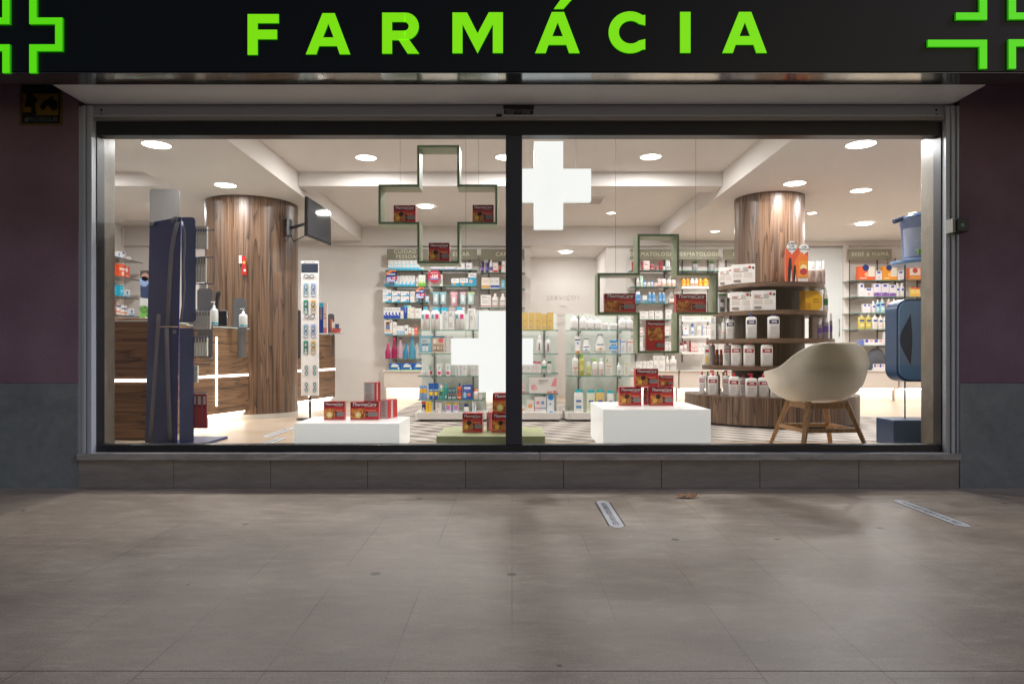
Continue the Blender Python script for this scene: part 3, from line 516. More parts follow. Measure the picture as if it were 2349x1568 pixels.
# box designs: description, base colour, printed front
def D(desc, base, *f, **k): return (desc, base, dict(f=f, **k))
BX = {
 'san': D('white box with light blue foot', 'e9e8e4', (0,0,1,.2,'3fb4dd'), ('p',[(.1,.2),(.95,.2),(.9,.62),(.55,.75)],'a8dcee'), ('o',.62,.42,.2,'f4f4f4'), ('o',.3,.62,.13,'e07b6c'), ('l',.15,.8,.85,.95,2,'9aa4ac')),
 'san2': D('small white box with cyan foot', 'ebe9e5', (0,0,1,.16,'35a9d8'), ('p',[(.2,.16),(1,.16),(1,.5)],'7fd0ee'), ('o',.45,.45,.22,'f6dcd6'), ('o',.55,.66,.12,'d8453f'), ('l',.12,.82,.88,.95,2,'8fa3b0')),
 'grn': D('narrow white box with green foot', 'eeeee8', (0,0,1,.26,'79c238'), ('p',[(0,.26),(1,.26),(.6,.5)],'b5dd7a'), (.3,.55,.7,.85,'d9e9c8')),
 'stk': D('flat white box with blue corner', 'e9e8e6', ('p',[(.0,0),(1,0),(1,.45),(.3,.1)],'41b1de'), ('o',.78,.45,.09,'d8567c'), ('l',.1,.62,.7,.85,2,'a9c3d2')),
 'nav': D('white box with navy foot', 'e9e7e4', (0,0,1,.34,'1f3ea8'), ('p',[(.4,.34),(.95,.34),(.95,.6),(.6,.55)],'2748b8'), ('o',.5,.3,.16,'e9f0fa'), ('l',.1,.72,.85,.9,2,'9094a8')),
 'sun': D('white box with blue top and sun', 'eceae4', (0,.7,1,1,'2f62c4'), ('o',.5,.68,.28,'f2b62c'), ('l',.15,.15,.85,.45,3,'b9b9b9')),
 'blu': D('tall blue box', '1f55a8', (0,.0,1,.45,'1c3f96'), (.42,.45,.62,.9,'c9983f'), (0,.86,1,1,'35b5d6')),
 'pal': D('tall pale green box', 'dfe5d6', (.0,.85,.8,1,'9fd6c3'), ('o',.5,.6,.2,'e7c65a'), ('l',.2,.15,.8,.4,3,'b9c0a8'), (0,0,1,.05,'e8a045')),
 'wht': D('plain white box', 'e6e3df', ('l',.15,.55,.85,.82,3,'a9a8a6'), (.1,.08,.5,.16,'c9c5c0')),
 'whl': D('white carton with fine grey print', 'e4e1dc', ('l',.12,.7,.88,.92,3,'999795'), ('l',.12,.15,.75,.4,4,'bcb9b5')),
 'pic': D('white box with a picture on its front', 'e6e1da', (.15,.35,.7,.88,'8e6f62'), ('o',.45,.78,.16,'5c3c33'), (.2,.4,.6,.62,'5c7fae'), (.1,.22,.85,.3,'e09a63'), ('o',.8,.86,.1,'8c3042'), (0,0,1,.12,'7ba3c4')),
 'tri': D('wide white box with pale blue foot', 'dfdfdd', (.02,0,.3,.45,'9dbcd2'), (.35,0,.65,.45,'9dbcd2'), (.7,0,.98,.45,'9dbcd2')),
 'nvs': D('small white box with navy square', 'e6e4e0', (.2,.45,.6,.65,'2b3f8e'), (0,0,1,.06,'cfae62')),
 'orf': D('small white box with orange foot', 'e8e2da', (0,0,1,.2,'e2742c'), (.3,.45,.75,.6,'e89a66')),
 'gre': D('small white box with green stripe', 'e4e4de', (.1,.1,.2,.9,'6cab72'), (.3,.5,.8,.6,'c9c9c4')),
 'ora': D('orange box', 'e8593a', ('o',.5,.72,.22,'f4d9cd'), (.15,.2,.85,.3,'f2c1ae')),
 'bl7': D('wide blue box', '1560b4', (.2,.5,.8,.75,'f0efe4'), (.1,.42,.7,.48,'b9d36a'), ('o',.82,.3,.08,'e8eef4'), (0,0,1,.1,'8ccf6b'), (.28,.82,.62,.92,'dfe9f2')),
 'wbb': D('flat white carton with blue foot', 'e4e1e2', (0,0,1,.25,'3b62ae')),
 'gra': D('white carton with dark emblem', 'dfdadd', (.25,.4,.55,.55,'55555e'), (0,0,1,.06,'4a67ac')),
 'tea': D('white box with teal foot and picture', 'eeeceb', (0,0,1,.42,'2596b4'), ('o',.35,.3,.18,'d99a7c'), ('l',.15,.66,.85,.85,2,'7b9fb4')),
 'te2': D('tall white and blue box with picture', 'eeeceb', (0,0,1,.66,'2f9cc0'), ('o',.3,.36,.22,'e9d3cf'), ('o',.3,.36,.1,'c05a48'), ('l',.2,.78,.9,.92,2,'6f7fa4')),
 'cya': D('cyan flat box', '2aa9c9', ('o',.45,.5,.12,'d7c94a'), (.1,.65,.7,.75,'8fdbe8')),
 'gry': D('grey boxed product', 'b5aeb0', (.2,.3,.6,.7,'8f8a8e')),
 'red': D('white box with red foot', 'e8dfd9', (0,0,1,.22,'d9433c'), (.2,.5,.6,.6,'c9857e')),
 'gol': D('white box with golden foot', 'e8dccf', (0,.04,1,.28,'c99a52'), ('l',.15,.55,.85,.75,3,'cbb9a8')),
 'bl8': D('white box with deep blue foot', 'e4dfdc', (0,.08,1,.3,'2a55a8'), ('l',.2,.55,.8,.75,3,'b5aeae')),
 'rdl': D('wide white box with red bottom line', 'e3ddd8', (0,.06,1,.12,'b03046'), ('l',.15,.75,.85,.88,2,'8d7f80'), ('l',.15,.3,.85,.6,5,'c4bcb8')),
 'yel': D('yellow box', 'd8b66c', (.3,.12,.5,.2,'9a93b8'), (.15,.5,.7,.54,'c49f55')),
 'blm': D('white box with blue circle logo', 'e2dfdb', ('o',.45,.88,.16,'4aa0b8'), ('o',.45,.88,.09,'e2dfdb'), (.3,.05,.36,.78,'4a90b0'), ('l',.5,.5,.85,.7,3,'b9bdc0')),
 'bst': D('white box with teal stripe', 'e2dfdb', (.4,.05,.55,.82,'4f93ae'), ('l',.1,.85,.7,.95,2,'a4a6b4')),
 'kit': D('pale blue gift box with two small bottles', '7fb4c6', (.15,.55,.85,.85,'d6dcdc'), (.25,.1,.45,.42,'dfe4e6'), (.5,.1,.7,.42,'dfe4e6'), (.27,.42,.43,.5,'2d5f9a'), (.52,.42,.68,.5,'2d5f9a'), ('l',.2,.62,.8,.8,4,'8fa4ae')),
 'kt2': D('beige gift box with round pink sticker', 'd9c5b0', (0,.9,1,1,'4d88a0'), ('o',.68,.74,.2,'e0656f'), (.05,.4,.9,.52,'b29a86'), (.05,.12,.9,.2,'a08a78'), (.1,.55,.3,.8,'f0e3d3'), (.3,.2,.34,.38,'6a5a50'), (.6,.2,.64,.38,'6a5a50'), (.8,.2,.84,.38,'6a5a50')),
 'pch': D('blue pouch with hands picture', '2f54b0', (.15,.72,.85,.86,'dfe6f4'), (.1,.1,.4,.5,'9cc4e2'), ('o',.68,.33,.2,'e08a66'), ('l',.12,.58,.85,.68,2,'8fa5dc')),
 'pea': D('white box with salmon top', 'e6ddd4', (0,.78,1,1,'e88a62'), ('l',.15,.3,.8,.6,3,'d8b7a0')),
 'blk': D('white, red and navy box with hand print', 'e4e0e2', (.1,.82,1,1,'c03a44'), (.2,.42,1,.8,'2a2c5a'), ('o',.55,.5,.2,'eae4e4')),
 'ysy': D('narrow yellow promotional card', 'f0c426', ('t','E',.5,.80,.16,'b8442c'), ('t','A',.5,.62,.16,'b8442c'), ('t','S',.5,.44,.16,'b8442c'), ('t','Y',.5,.26,.16,'b8442c'), ('t','?',.5,.10,.14,'b8442c')),
 'nvb': D('tall white box with navy foot and red mark', 'e6dfda', (0,0,1,.22,'2b2d62'), ('o',.3,.25,.14,'c8434a'), (.05,.93,.95,.98,'4a3b3c'), ('l',.2,.55,.7,.85,4,'b9a9a6')),
 'big': D('wide white box with pink shapes', 'e0dad4', ('t','Aessengos',.52,.8,.14,'4b4a66'), ('o',.17,.38,.1,'e09a9c'), ('o',.24,.32,.06,'e8b4b4'), ('p',[(.8,.45),(1,.45),(1,.98),(.93,.98)],'e58f92'), (.66,0,.82,.13,'dc8a88'), (.87,0,1,.18,'e07d7c'), ('l',.35,.62,.62,.72,2,'aeaaa8')),
 'odt': D('white box with orange disc', 'e4ddd6', ('o',.5,.6,.27,'e89038'), ('o',.5,.6,.12,'f0b878'), ('l',.15,.1,.8,.3,3,'c4bcb6')),
 'pkb': D('white box with pink and blue discs', 'e4dedc', ('o',.3,.68,.15,'e58a9a'), ('o',.72,.68,.15,'7a9bd0'), (0,.36,.5,.42,'e08a92'), (.5,.36,1,.42,'7a9bd0'), ('l',.1,.1,.6,.26,3,'cfc4c0')),
 'bwv': D('white box with blue wave ends', 'dfe2e6', ('o',.55,.93,.4,'2b84cc'), ('o',.5,.58,.13,'3a8ad0'), ('p',[(0,0),(1,0),(.9,.18),(.5,.24),(.15,.12)],'2b84cc'), side='1c2f6a'),
 'pkt': D('small white box with pink top', 'e4dcd8', (0,.84,1,1,'d6617c'), ('l',.2,.4,.8,.6,2,'c9b9b6')),
 'gtp': D('small white box with dark green top', 'dedcd6', (0,.84,1,1,'1f5f50'), ('l',.2,.3,.8,.6,3,'b9b6b2')),
 'bbx': D('narrow white box with blue stripe', 'e2e1df', (0,.76,1,.82,'3b7cc4'), (0,0,.1,1,'3b7cc4'), (.3,.15,.7,.5,'c9cdd4')),
 'rbx': D('narrow white box with red stripe', 'e6e1dd', (0,.76,1,.82,'e0503c'), (.3,.15,.7,.5,'d4ccc8')),
 'lbx': D('white box with lime drawing', 'e3e2d6', ('p',[(.1,.7),(.3,.9),(.35,.7)],'9ac455'), (.15,.45,.85,.5,'e39a76'), ('l',.2,.1,.75,.38,4,'c8c8ba')),
 'yg2': D('small cream box with lime print', 'e3e3d3', (.1,.9,.9,.96,'c7cf80'), ('l',.2,.2,.8,.7,4,'c9c9bb')),
 'rd2': D('white box with thin red frame', 'e9dcd8', (.1,.08,.9,.12,'b8303c'), (.0,.0,.08,1,'b03040'), ('l',.2,.5,.8,.75,2,'c4686a')),
 'rd3': D('dark red box', '9c1f30', (.25,.3,.75,.4,'d88c90'), ('o',.5,.7,.16,'b8505a')),
 'pk2': D('small pink and white box', 'e6cfca', (0,.0,1,.18,'d67a86'), ('l',.15,.45,.85,.7,2,'c98f8c')),
 'lno': D('white box with orange edge stripe', 'e6dfdb', (.78,.05,.86,.95,'d98a66'), (.1,.55,.7,.62,'b9807a')),
 'wrd': D('white box with red bar', 'e6e0dc', (.05,.2,.95,.3,'bc3640'), (.05,.7,.95,.78,'bc3640')),
 'bw1': D('white box with blue cap print', 'e0e2e4', (0,.85,1,1,'2d6fb8'), (.4,.1,.7,.2,'2a5fc0'), ('o',.5,.55,.14,'e06a86')),
 'bo1': D('orange and white baby milk carton', 'e8602e', ('p',[(.55,.25),(1,.25),(1,1),(.62,1)],'eadfd2'), ('o',.45,.9,.2,'1d2f74'), ('o',.5,.4,.13,'f2b08a'), (.1,.1,.5,.16,'f6d6b4')),
 'bo2': D('yellow and white baby milk carton', 'f09a24', ('p',[(.55,.25),(1,.25),(1,1),(.62,1)],'e6e0d2'), ('o',.45,.9,.2,'1d2f74'), ('o',.5,.4,.13,'f6c880'), (.1,.1,.5,.16,'f6e0b4')),
 'bnv': D('white box with navy logo', 'e2ddde', (.25,.72,.75,.92,'1e3fa4'), ('o',.5,.3,.14,'dfa0a0')),
 'bpr': D('white and violet box', 'e0dae2', (0,0,1,.3,'8a62a8'), (.25,.76,.7,.92,'1e3fa4'), ('o',.5,.22,.18,'5f4a9c')),
 'bye': D('yellow and white box', 'f0d078', (0,.8,1,1,'d8523a'), (0,0,1,.3,'f2b848')),
 'brd': D('orange red carton behind the tub', 'e4784a', (.1,.3,.9,.75,'e9ddd0'), ('o',.5,.6,.2,'c84a38'), (.1,.08,.9,.22,'e0a23c')),
 'bli': D('narrow blue and white box', '2c56b4', (.3,.0,.5,1,'e4e4ea')),
 'bln': D('flat white box with navy logos', 'e4dfdf', (.05,.5,.2,.95,'1e3fa4'), (.52,.5,.68,.95,'1e3fa4'), (.28,.62,.42,.82,'d87880'), (.76,.62,.9,.82,'d87880')),
 'ore': D('white and orange box', 'e6dcd4', (.55,0,1,1,'d8532e'), ('o',.3,.6,.2,'e0a08a')),
 'ors': D('orange and white striped box', 'dd5a34', (0,.55,1,.7,'ecdfd6'), ('o',.5,.3,.2,'f0c8b4')),
 'wbl': D('white and pale blue box', 'e0e2e6', (0,0,1,.3,'7fb0d0'), ('o',.5,.6,.2,'5a90c0')),
 'tur': D('turquoise box', '2aa6c0', ('o',.5,.5,.2,'a8dfe8')),
 'wor': D('white box with orange lines', 'e6dfda', (0,.2,1,.32,'de7a4a'), (0,.6,1,.72,'2b4fa0')),
 'brn': D('reddish brown box', 'a8502c', (.2,.4,.8,.6,'c88a6a')),
}
def PB(kind, w, h, d, loc, rz=0, name='medicine_box', jit=2.5):
    desc, base, des = BX[kind]; w, h, d = round(w, 3), round(h, 3), round(d, 3)
    o = shared(('b', kind, w, h, d), lambda: boxmesh(w, h, d, base, des), name, None, loc, rz+R(random.uniform(-jit, jit)))
    return o, desc, 'box'
# bottles: description, category, body, cap, shape, label spec
BT = {
 'bigr': ('large white bottle with teal cap', 'e4e1de', '2f9fb8', 'round', [(.55,.78,22,'d8407c','r'), (.56,.76,16,'5f9fa8','l')], 2.0, .12),
 'vpur': ('black and violet tube', '3a3040', '2a2430', 'tube', [(.06,.35,60,'8a4fc0')], 2, .1),
 'npur': ('navy and violet tube', '3b3568', '2c2a50', 'tube', [(.06,.5,60,'6a58a8')], 2, .1),
 'wpur': ('white bottle with violet label', 'e4e0e4', 'dcd8dc', 'round', [(.2,.55,60,'6a4a9c')], 2, .18),
 'bred': ('black and red tube', '2a2626', '1c1a1a', 'tube', [(.15,.6,60,'c8483e')], 2, .1),
 'ltbl': ('light blue bottle', '7cc4d8', '5a6a72', 'round', [(.3,.6,50,'9fd8e6')], 2, .18),
 'wbot': ('white bottle with white cap', 'e4e0db', 'e8e5e0', 'round', [(.35,.6,50,'b9b4b0')], 2.6, .2),
 'wbtr': ('white bottle with red foot line', 'e4ddd8', 'e4ddd8', 'round', [(.08,.13,50,'b03046'), (.5,.6,50,'a8989a')], 3, .2),
 'pink': ('pink drinking bottle', 'cf2f78', 'd8487f', 'sport', [], 2, .14), 'pnkt': ('tall magenta drinking bottle', 'b81f60', 'c82a6c', 'sport', [], 2, .12),
 'clrp': ('clear pink drinking bottle with black cap', 'd9b7c4', '1c1a1e', 'sport', [], 2, .08), 'blus': ('small blue drinking bottle', '3a9cc8', '2f86c0', 'sport', [], 2, .12),
 'blut': ('tall blue drinking bottle', '58a9c8', '2a86b8', 'sport', [], 2, .1), 'clrr': ('clear drinking bottle with red dot', 'd6dadb', 'dadada', 'sport', [(.66,.72,30,'c02838')], 2, .05),
 'disc': ('round white jar with teal lid disc', 'e4e2df', 'e4e2df', 'jard', [], 2, .1),
 'tubp': ('white tube with round pink sticker', 'e6e3e0', 'dedbd8', 'tube', [(.05,.3,42,'d6326c'), (.45,.8,16,'8fc0c4')], 2, .1),
 'tubn': ('blue tube with yellow price sticker', '2a62b4', '274a9c', 'tube', [(.16,.42,58,'f2c420'), (.5,.56,50,'cfe0f2')], 2, .1),
 'pair': ('light blue bottle with yellow price band', '86a8d8', '5a82c8', 'can', [(.5,.85,60,'f4b62c')], 3, .06),
 'grwt': ('white and green roll-on bottle', '58b4a4', 'ece9e2', 'round', [(.35,.7,40,'2f6a52'), (.74,.8,50,'e0c43c')], 3, .2), 'teal': ('teal spray bottle', '27988c', '3fa89c', 'round', [(.1,.3,20,'d6e0dc')], 2, .2),
 'can': ('teal and grey slim can', '2c6f78', '3a4a50', 'can', [(.05,.25,50,'b9c4cc'), (.4,.5,50,'c0504a'), (.75,.9,50,'8fa9a8')], 3, .08),
 'orsp': ('orange spray bottle with blue nozzle', 'e0622c', '2f4a9c', 'spray', [(.1,.2,50,'efcfba'), (.55,.65,50,'5a4a9c')], 2, .2),
 'salm': ('white jar with salmon lid', 'e4dbd2', 'e88860', 'round', [(.2,.5,50,'dcc9ba')], 3, .25),
 'tubv': ('white and violet tube with yellow top', 'd8d2e4', 'e2dedc', 'tube', [(.28,.7,50,'a394d0'), (.72,.92,55,'e0b838'), (.38,.62,22,'cf5a78')], 2, .12),
 'njar': ('white bottle with navy cap', 'e4e0dc', '2a3572', 'round', [(.3,.5,50,'b9bcc4')], 3, .3),
 'wtub': ('white tube with blue brush mark', 'e6e5e2', 'e6e5e2', 'tube', [(.2,.65,14,'3f86b8')], 2, .12),
 'lbot': ('white round bottle with dark letter L', 'e2dfdd', 'e6e3e0', 'round', [(.25,.75,8,'55506a')], 2, .25), 'l2': ('white slim bottle with pale blue pump', 'e2dfdd', 'a8c8dc', 'pump', [(.2,.7,10,'55506a')], 2, .2),
 'gpump': ('white pump bottle with green label', 'e4e0da', 'e6e3dd', 'pump', [(.35,.6,55,'4f9a80')], 2.5, .25),
 'rwht': ('round white pump bottle', 'e8e5e2', 'efecea', 'pump', [(.2,.6,50,'dcd9d5')], 3, .25),
 'wlow': ('small white jar', 'e4e1db', 'e9e6e2', 'jar', [(.15,.5,40,'cfd4d4')], 2, .25), 'tub3': ('white tube with orange foot', 'e6e2de', 'dc9a58', 'tubeup', [(.72,.8,55,'2e3568'), (.45,.6,16,'4aa4dc')], 2, .14),
 'pear': ('pear shaped white bottle with navy lid', 'e8e6e3', '2a3060', 'pear', [(.42,.48,40,'2e3568'), (.2,.3,14,'5ab0e0')], 2, .04), 'pea2': ('large pear shaped white bottle with navy lid', 'e8e6e3', '2a3060', 'pear', [(.45,.5,40,'2e3568'), (.2,.3,14,'e8a050')], 2, .04),
 'jarb': ('flat white jar with blue lid', 'e2e4e4', '2f8ccc', 'jar', [(.2,.5,40,'5aa4d4')], 2, .35), 'wtal': ('tall white bottle with orange print', 'e8e5df', 'efede8', 'round', [(.4,.46,45,'e8804e')], 3, .16),
 'ygrn': ('yellow green oil bottle with lime cap', 'c4c060', '9ccf3a', 'round', [(.3,.6,40,'d0cc7e')], 3, .18), 'smgr': ('small pale green bottle', 'c2c478', 'e4e2dc', 'round', [(.3,.5,40,'d4d49a')], 3, .25),
 'limc': ('white bottle with lime cap', 'e8e5df', '9ccf3a', 'round', [(.35,.42,35,'e89090')], 3, .18), 'whtb': ('white bottle with orange and blue print', 'e8e6e2', 'eceae6', 'round', [(.35,.42,35,'e8a07a')], 3, .2),
 'spry': ('white spray bottle', 'e8e6e2', 'eceae6', 'spray', [(.35,.5,35,'b5b9a8')], 2, .22), 'tcap': ('big white bath bottle with turquoise cap', 'e6e5e0', '2fb0b8', 'flat', [(.58,.66,28,'2a5ea8'), (.3,.42,30,'5f9cc4')], 3.5, .11),
 'tcay': ('big pale bath bottle with turquoise cap', 'd9dcc0', '2fb0b8', 'flat', [(.58,.66,28,'2a5ea8')], 3.5, .11), 'tcao': ('big yellow bath bottle with turquoise cap', 'dcbc74', '2fb0b8', 'flat', [(.58,.66,28,'2a5ea8')], 3.5, .11), 'tcag': ('big green bath bottle with turquoise cap', '8fc48a', '2fb0b8', 'flat', [(.58,.66,28,'2a5ea8')], 3.5, .11),
 'bllq': ('blue lotion bottle with white cap', '4f86b8', 'e2e4e6', 'round', [(.3,.5,40,'86aed0')], 3, .25), 'blbg': ('wide blue bottle', '5f93c2', 'cfd8e0', 'round', [(.2,.5,40,'8fb4d6')], 3.5, .15),
 'gtub': ('pale green tube', 'b8dcc8', 'e2e6e0', 'tube', [(.3,.6,40,'e2ece4')], 2, .12), 'blca': ('white bottle with blue cap', 'dde2ea', '3a78bc', 'round', [(.3,.6,40,'7fa6d0')], 3, .3), 'rjar': ('dark red jar', 'a02838', 'c06a70', 'jar', [(.2,.6,40,'d8a0a0')], 2, .3),
 'pjar': ('cream jar with peach band', 'e4d4c8', 'eee6e0', 'jar', [(.1,.4,60,'d8a888')], 2, .4), 'crml': ('silver white slim bottle', 'dcdcdc', 'e6e6e6', 'can', [(.2,.4,30,'8a8a90')], 2, .1),
 'oran': ('amber orange bottle', 'ee9a1c', 'f2b040', 'round', [(.2,.5,40,'f6bc58')], 2.6, .1), 'wora': ('white bottle with orange print', 'e8e1d6', 'eae6de', 'round', [(.2,.5,35,'d88c5a')], 3, .15), 'wtbc': ('white tube with blue foot', 'e4e4e4', '2d62b0', 'tubeup', [(.5,.65,16,'e0607c')], 2, .14),
 'wpmp': ('white slim pump bottle', 'e4e2dd', 'e8e6e2', 'pump', [(.3,.6,30,'cfccc6')], 3, .2), 'redc': ('small white bottle with dark red cap', 'e2dcd8', '8c1f30', 'round', [(.3,.5,40,'c9a4a4')], 3, .3), 'reds': ('small dark bottle with red cap', '6d4038', 'a81e2e', 'round', [(.3,.55,40,'8a5c50')], 3, .3),
 'lyel': ('yellow baby oil bottle', 'c8b860', 'dcdcc8', 'flat', [(.6,.75,35,'1e3f8c'), (.2,.4,30,'d8cf90')], 3, .18), 'lwht': ('white baby lotion bottle with navy label', 'e2ded8', 'e6e4de', 'flat', [(.6,.75,35,'1e3f8c'), (.2,.4,30,'e6c8b8')], 3, .18),
 'babb': ('pale blue baby wash bottle with navy label', 'a8cfd8', 'e4e6e8', 'spray', [(.6,.78,45,'1e3fa4'), (.25,.4,30,'d8e4e8')], 3, .2), 'babp': ('peach baby wash bottle with navy label', 'd8b09a', 'e4e6e8', 'spray', [(.6,.78,45,'1e3fa4'), (.25,.4,30,'e0705c')], 3, .2), 'babw': ('white baby lotion bottle with navy logo', 'e2dee0', 'e4e2e4', 'round', [(.55,.75,30,'1e3fa4')], 3, .2),
 'euc': ('white body wash bottle with red band', 'e0dcd8', 'b81c2c', 'flat', [(.62,.80,42,'a01c2c'), (.1,.5,32,'d3cecb')], 4, .15), 'eup': ('white body wash bottle with red pump', 'e0dcd8', 'b81c2c', 'flatpump', [(.62,.80,42,'a01c2c'), (.1,.5,32,'d3cecb')], 4, .2),
 'eub': ('white lotion bottle with navy sale band', 'e0ddd9', '23306e', 'flat', [(.66,.84,42,'242c5c'), (.1,.55,32,'d3cecb')], 4, .16), 'eug': ('grey side-on body wash bottle with red cap', '8f8580', 'a81e2e', 'flat', [], 4, .15), 'euy': ('white and yellow body wash bottle with red cap', 'e0dcd4', 'b81c2c', 'flat', [(.05,.45,20,'e0b84c'), (.62,.75,30,'b03040')], 4, .15),
 'hsan': ('white hand gel pump bottle with blue foot', 'dcdedd', 'e8eae8', 'pump', [(.01,.16,180,'3fa8c4')], 2.6, .28),
 'brnj': ('brown grey bottle with white cap', '8f7d74', 'e0dcd6', 'round', [(.2,.5,35,'a8968c')], 3, .36), 'vbot': ('white deodorant bottle with violet label', '8a8088', 'e6e2e4', 'round', [(.4,.75,80,'5a3a94')], 2.4, .28), 'grnw': ('white and green bottle', 'd6d9d2', 'e2e2dc', 'round', [(.35,.7,80,'1f6a48')], 2.4, .25),
}
def PT(kind, w, h, d, loc, rz=0):
    desc, body, cap, shape, labs, n, cf = BT[kind]; w, h, d = round(w, 3), round(h, 3), round(d, 3); rx, ry = w/2, d/2
    plast = M(body, .3); capm = M(cap, .35)
    if shape == 'sport': plast = M(body, .15, trans=.35)
    nm = {'tube': 'cream_tube', 'tubeup': 'cream_tube', 'jar': 'cream_jar', 'jard': 'cream_jar', 'can': 'slim_can', 'spray': 'spray_bottle', 'pump': 'pump_bottle', 'flatpump': 'pump_bottle', 'sport': 'drinking_bottle'}.get(shape, 'lotion_bottle')
    cat = 'tube' if 'tube' in nm else 'jar' if 'jar' in nm else 'can' if 'can' in nm else 'bottle'
    t = thing(nm, None, None, loc, rz+R(random.uniform(-3, 3)))
    hb = h*(1-cf)
    if shape in ('round', 'spray', 'pump'):
        nk = .45 if shape == 'round' else .32
        lv = [(0, .9, .9), (.02, 1, 1), (.78, 1, 1), (.88, .93, .93), (.95, .7, .7), (1, nk, nk)]
        cp = [(hb, nk+.06, nk+.06), (h*.985, nk+.04, nk+.04), (h, nk-.05, nk-.05)]
        if cf >= .24 and shape == 'round': lv = [(0, .92, .92), (.03, 1, 1), (.9, 1, 1), (.97, .9, .9), (1, .75, .75)]; cp = [(hb, .78, .78), (h*.98, .76, .76), (h, .7, .7)]
        if shape == 'pump': cp = [(hb, .34, .34), (hb+(h-hb)*.4, .32, .32), (hb+(h-hb)*.42, .12, .12), (hb+(h-hb)*.8, .12, .12), (hb+(h-hb)*.82, .3, .3), (h, .26, .26)]
        if shape == 'spray': cp = [(hb, .45, .45), (hb+(h-hb)*.5, .42, .42), (hb+(h-hb)*.75, .25, .25), (h, .2, .2)]
    elif shape in ('flat', 'flatpump'):
        lv = [(0, .95, .95), (.015, 1, 1), (.90, 1, 1), (.97, .93, .93), (1, .55, .7)]
        cp = [(hb, .33, .6), (h*.97, .28, .5), (h, .2, .4)] if shape == 'flat' else [(hb, .30, .5), (hb+(h-hb)*.35, .28, .48), (hb+(h-hb)*.4, .12, .2), (hb+(h-hb)*.7, .12, .2)]
        if kind.startswith('tca'): lv = [(0, .95, .95), (.015, 1, 1), (.8, 1, 1), (.95, .94, .94), (1, .86, .86)]; cp = [(hb, .86, .86), (h*.98, .84, .84), (h, .8, .8)]
    elif shape == 'pear': lv = [(0, .8, .8), (.04, .92, .92), (.22, 1, 1), (.4, .97, .97), (.7, .72, .72), (.92, .52, .52), (1, .48, .48)]; cp = [(hb, .5, .5), (h, .5, .5)]
    elif shape == 'sport': lv = [(0, .9, .9), (.06, 1, 1), (.12, .93, .93), (.3, 1, 1), (.5, .96, .96), (.72, .62, .62), (.9, .42, .42), (1, .4, .4)]; cp = [(hb, .45, .45), (h, .43, .43)]
    elif shape == 'can': lv = [(0, .95, .95), (.02, 1, 1), (.97, 1, 1), (1, .9, .9)]; cp = [(hb, .85, .85), (h, .8, .8)]
    elif shape in ('jar', 'jard'): lv = [(0, .9, .9), (.08, 1, 1), (1, 1, 1)]; cp = [(hb, 1.03, 1.03), (h*.97, 1.03, 1.03), (h, .95, .95)]
    elif shape == 'tube': lv = [(0, .7, 1), (.1, .74, .98), (.5, .88, .6), (.9, .99, .15), (1, 1, .08)]; hb = h*.9; lv = [(z, a, c) for z, a, c in lv]; cp = None
    elif shape == 'tubeup': lv = [(0, .74, 1), (.5, .88, .6), (1, 1, .08)]; cp = 'low'
    if shape == 'tube':
        z0 = h*.1; f = lambda: MB().loft([(z0+z*(h-z0), rx*a, ry*c, 2) for z, a, c in lv], plast, 16)
        shared(('tb', kind, w, h, d), f, 'body', t); shared(('tc', kind, w, h, d), lambda: MB().loft([(0, rx*.66, ry*.95, 2), (z0, rx*.68, ry*.95, 2)], capm, 16), 'cap', t); zb, H = z0, h-z0
    elif shape == 'tubeup':
        z0 = h*.14; shared(('tb', kind, w, h, d), lambda: MB().loft([(z0+z*(h-z0), rx*a, ry*c, 2) for z, a, c in lv], plast, 16), 'body', t)
        shared(('tc', kind, w, h, d), lambda: MB().loft([(0, rx*.72, ry*.95, 2), (z0, rx*.74, ry*.98, 2)], capm, 16), 'cap', t); zb, H = z0, h-z0
    else:
        zb, H = 0, hb
        shared(('tb', kind, w, h, d), lambda: MB().loft([(z*hb, rx*a, ry*c, n) for z, a, c in lv], plast, 20), 'body', t)
        def capf():
            b = MB(); b.loft([(z, rx*a, ry*c, 2.2) for z, a, c in cp], capm, 14)
            if shape in ('flatpump',): b.box(-rx*.62, rx*.22, -ry*.22, ry*.22, hb+(h-hb)*.66, h, capm)
            if shape == 'pump': b.box(-rx*.8, rx*.1, -ry*.14, ry*.14, h-.12*(h-hb)-.004, h-.001, capm)
            return b
        shared(('tc', kind, w, h, d), capf, 'cap', t)
    def interp(z):
        for (z0_, a0, c0), (z1_, a1, c1) in zip(lv, lv[1:]):
            if z0_ <= z <= z1_: k = (z-z0_)/(z1_-z0_+1e-9); return a0+(a1-a0)*k, c0+(c1-c0)*k
        return 1, 1
    nn = 2 if 'tube' in shape else n
    for i, lb in enumerate(labs):
        side = {'r': 14, 'l': -16}.get(lb[4] if len(lb) > 4 else '', 0)
        def labf():
            b = MB(); L = []
            for k in range(5):
                z = lb[0]+(lb[1]-lb[0])*k/4; a, c = interp(z); L.append((zb+z*H, rx*a+.0008, ry*c+.0008, nn))
            hw = lb[2]; c0 = 270+side*2; b.loft(L, M(lb[3], .4), 14, c0-hw, c0+hw, cap=False); return b
        shared(('tl', kind, w, h, d, i), labf, 'label', t)
    if kind in ('euc', 'eup', 'eub') and w > .03:
        def tx():
            b = MB(); z = (labs[0][0]+labs[0][1])/2*H; b.text('-50%', (-.002, -ry*1.02-.002, z), H*.13, 'f0e6e6', bold=.03)
            for q in range(5): b.box(-rx*.6, rx*(.55-.1*(q % 3)), -ry*1.02-.001, -ry*1.02-.0004, H*(.5-q*.08), H*(.515-q*.08), 'a39c9a')
            return b
        shared(('tx', kind, w, h, d), tx, 'lettering', t)
    return t, desc, cat
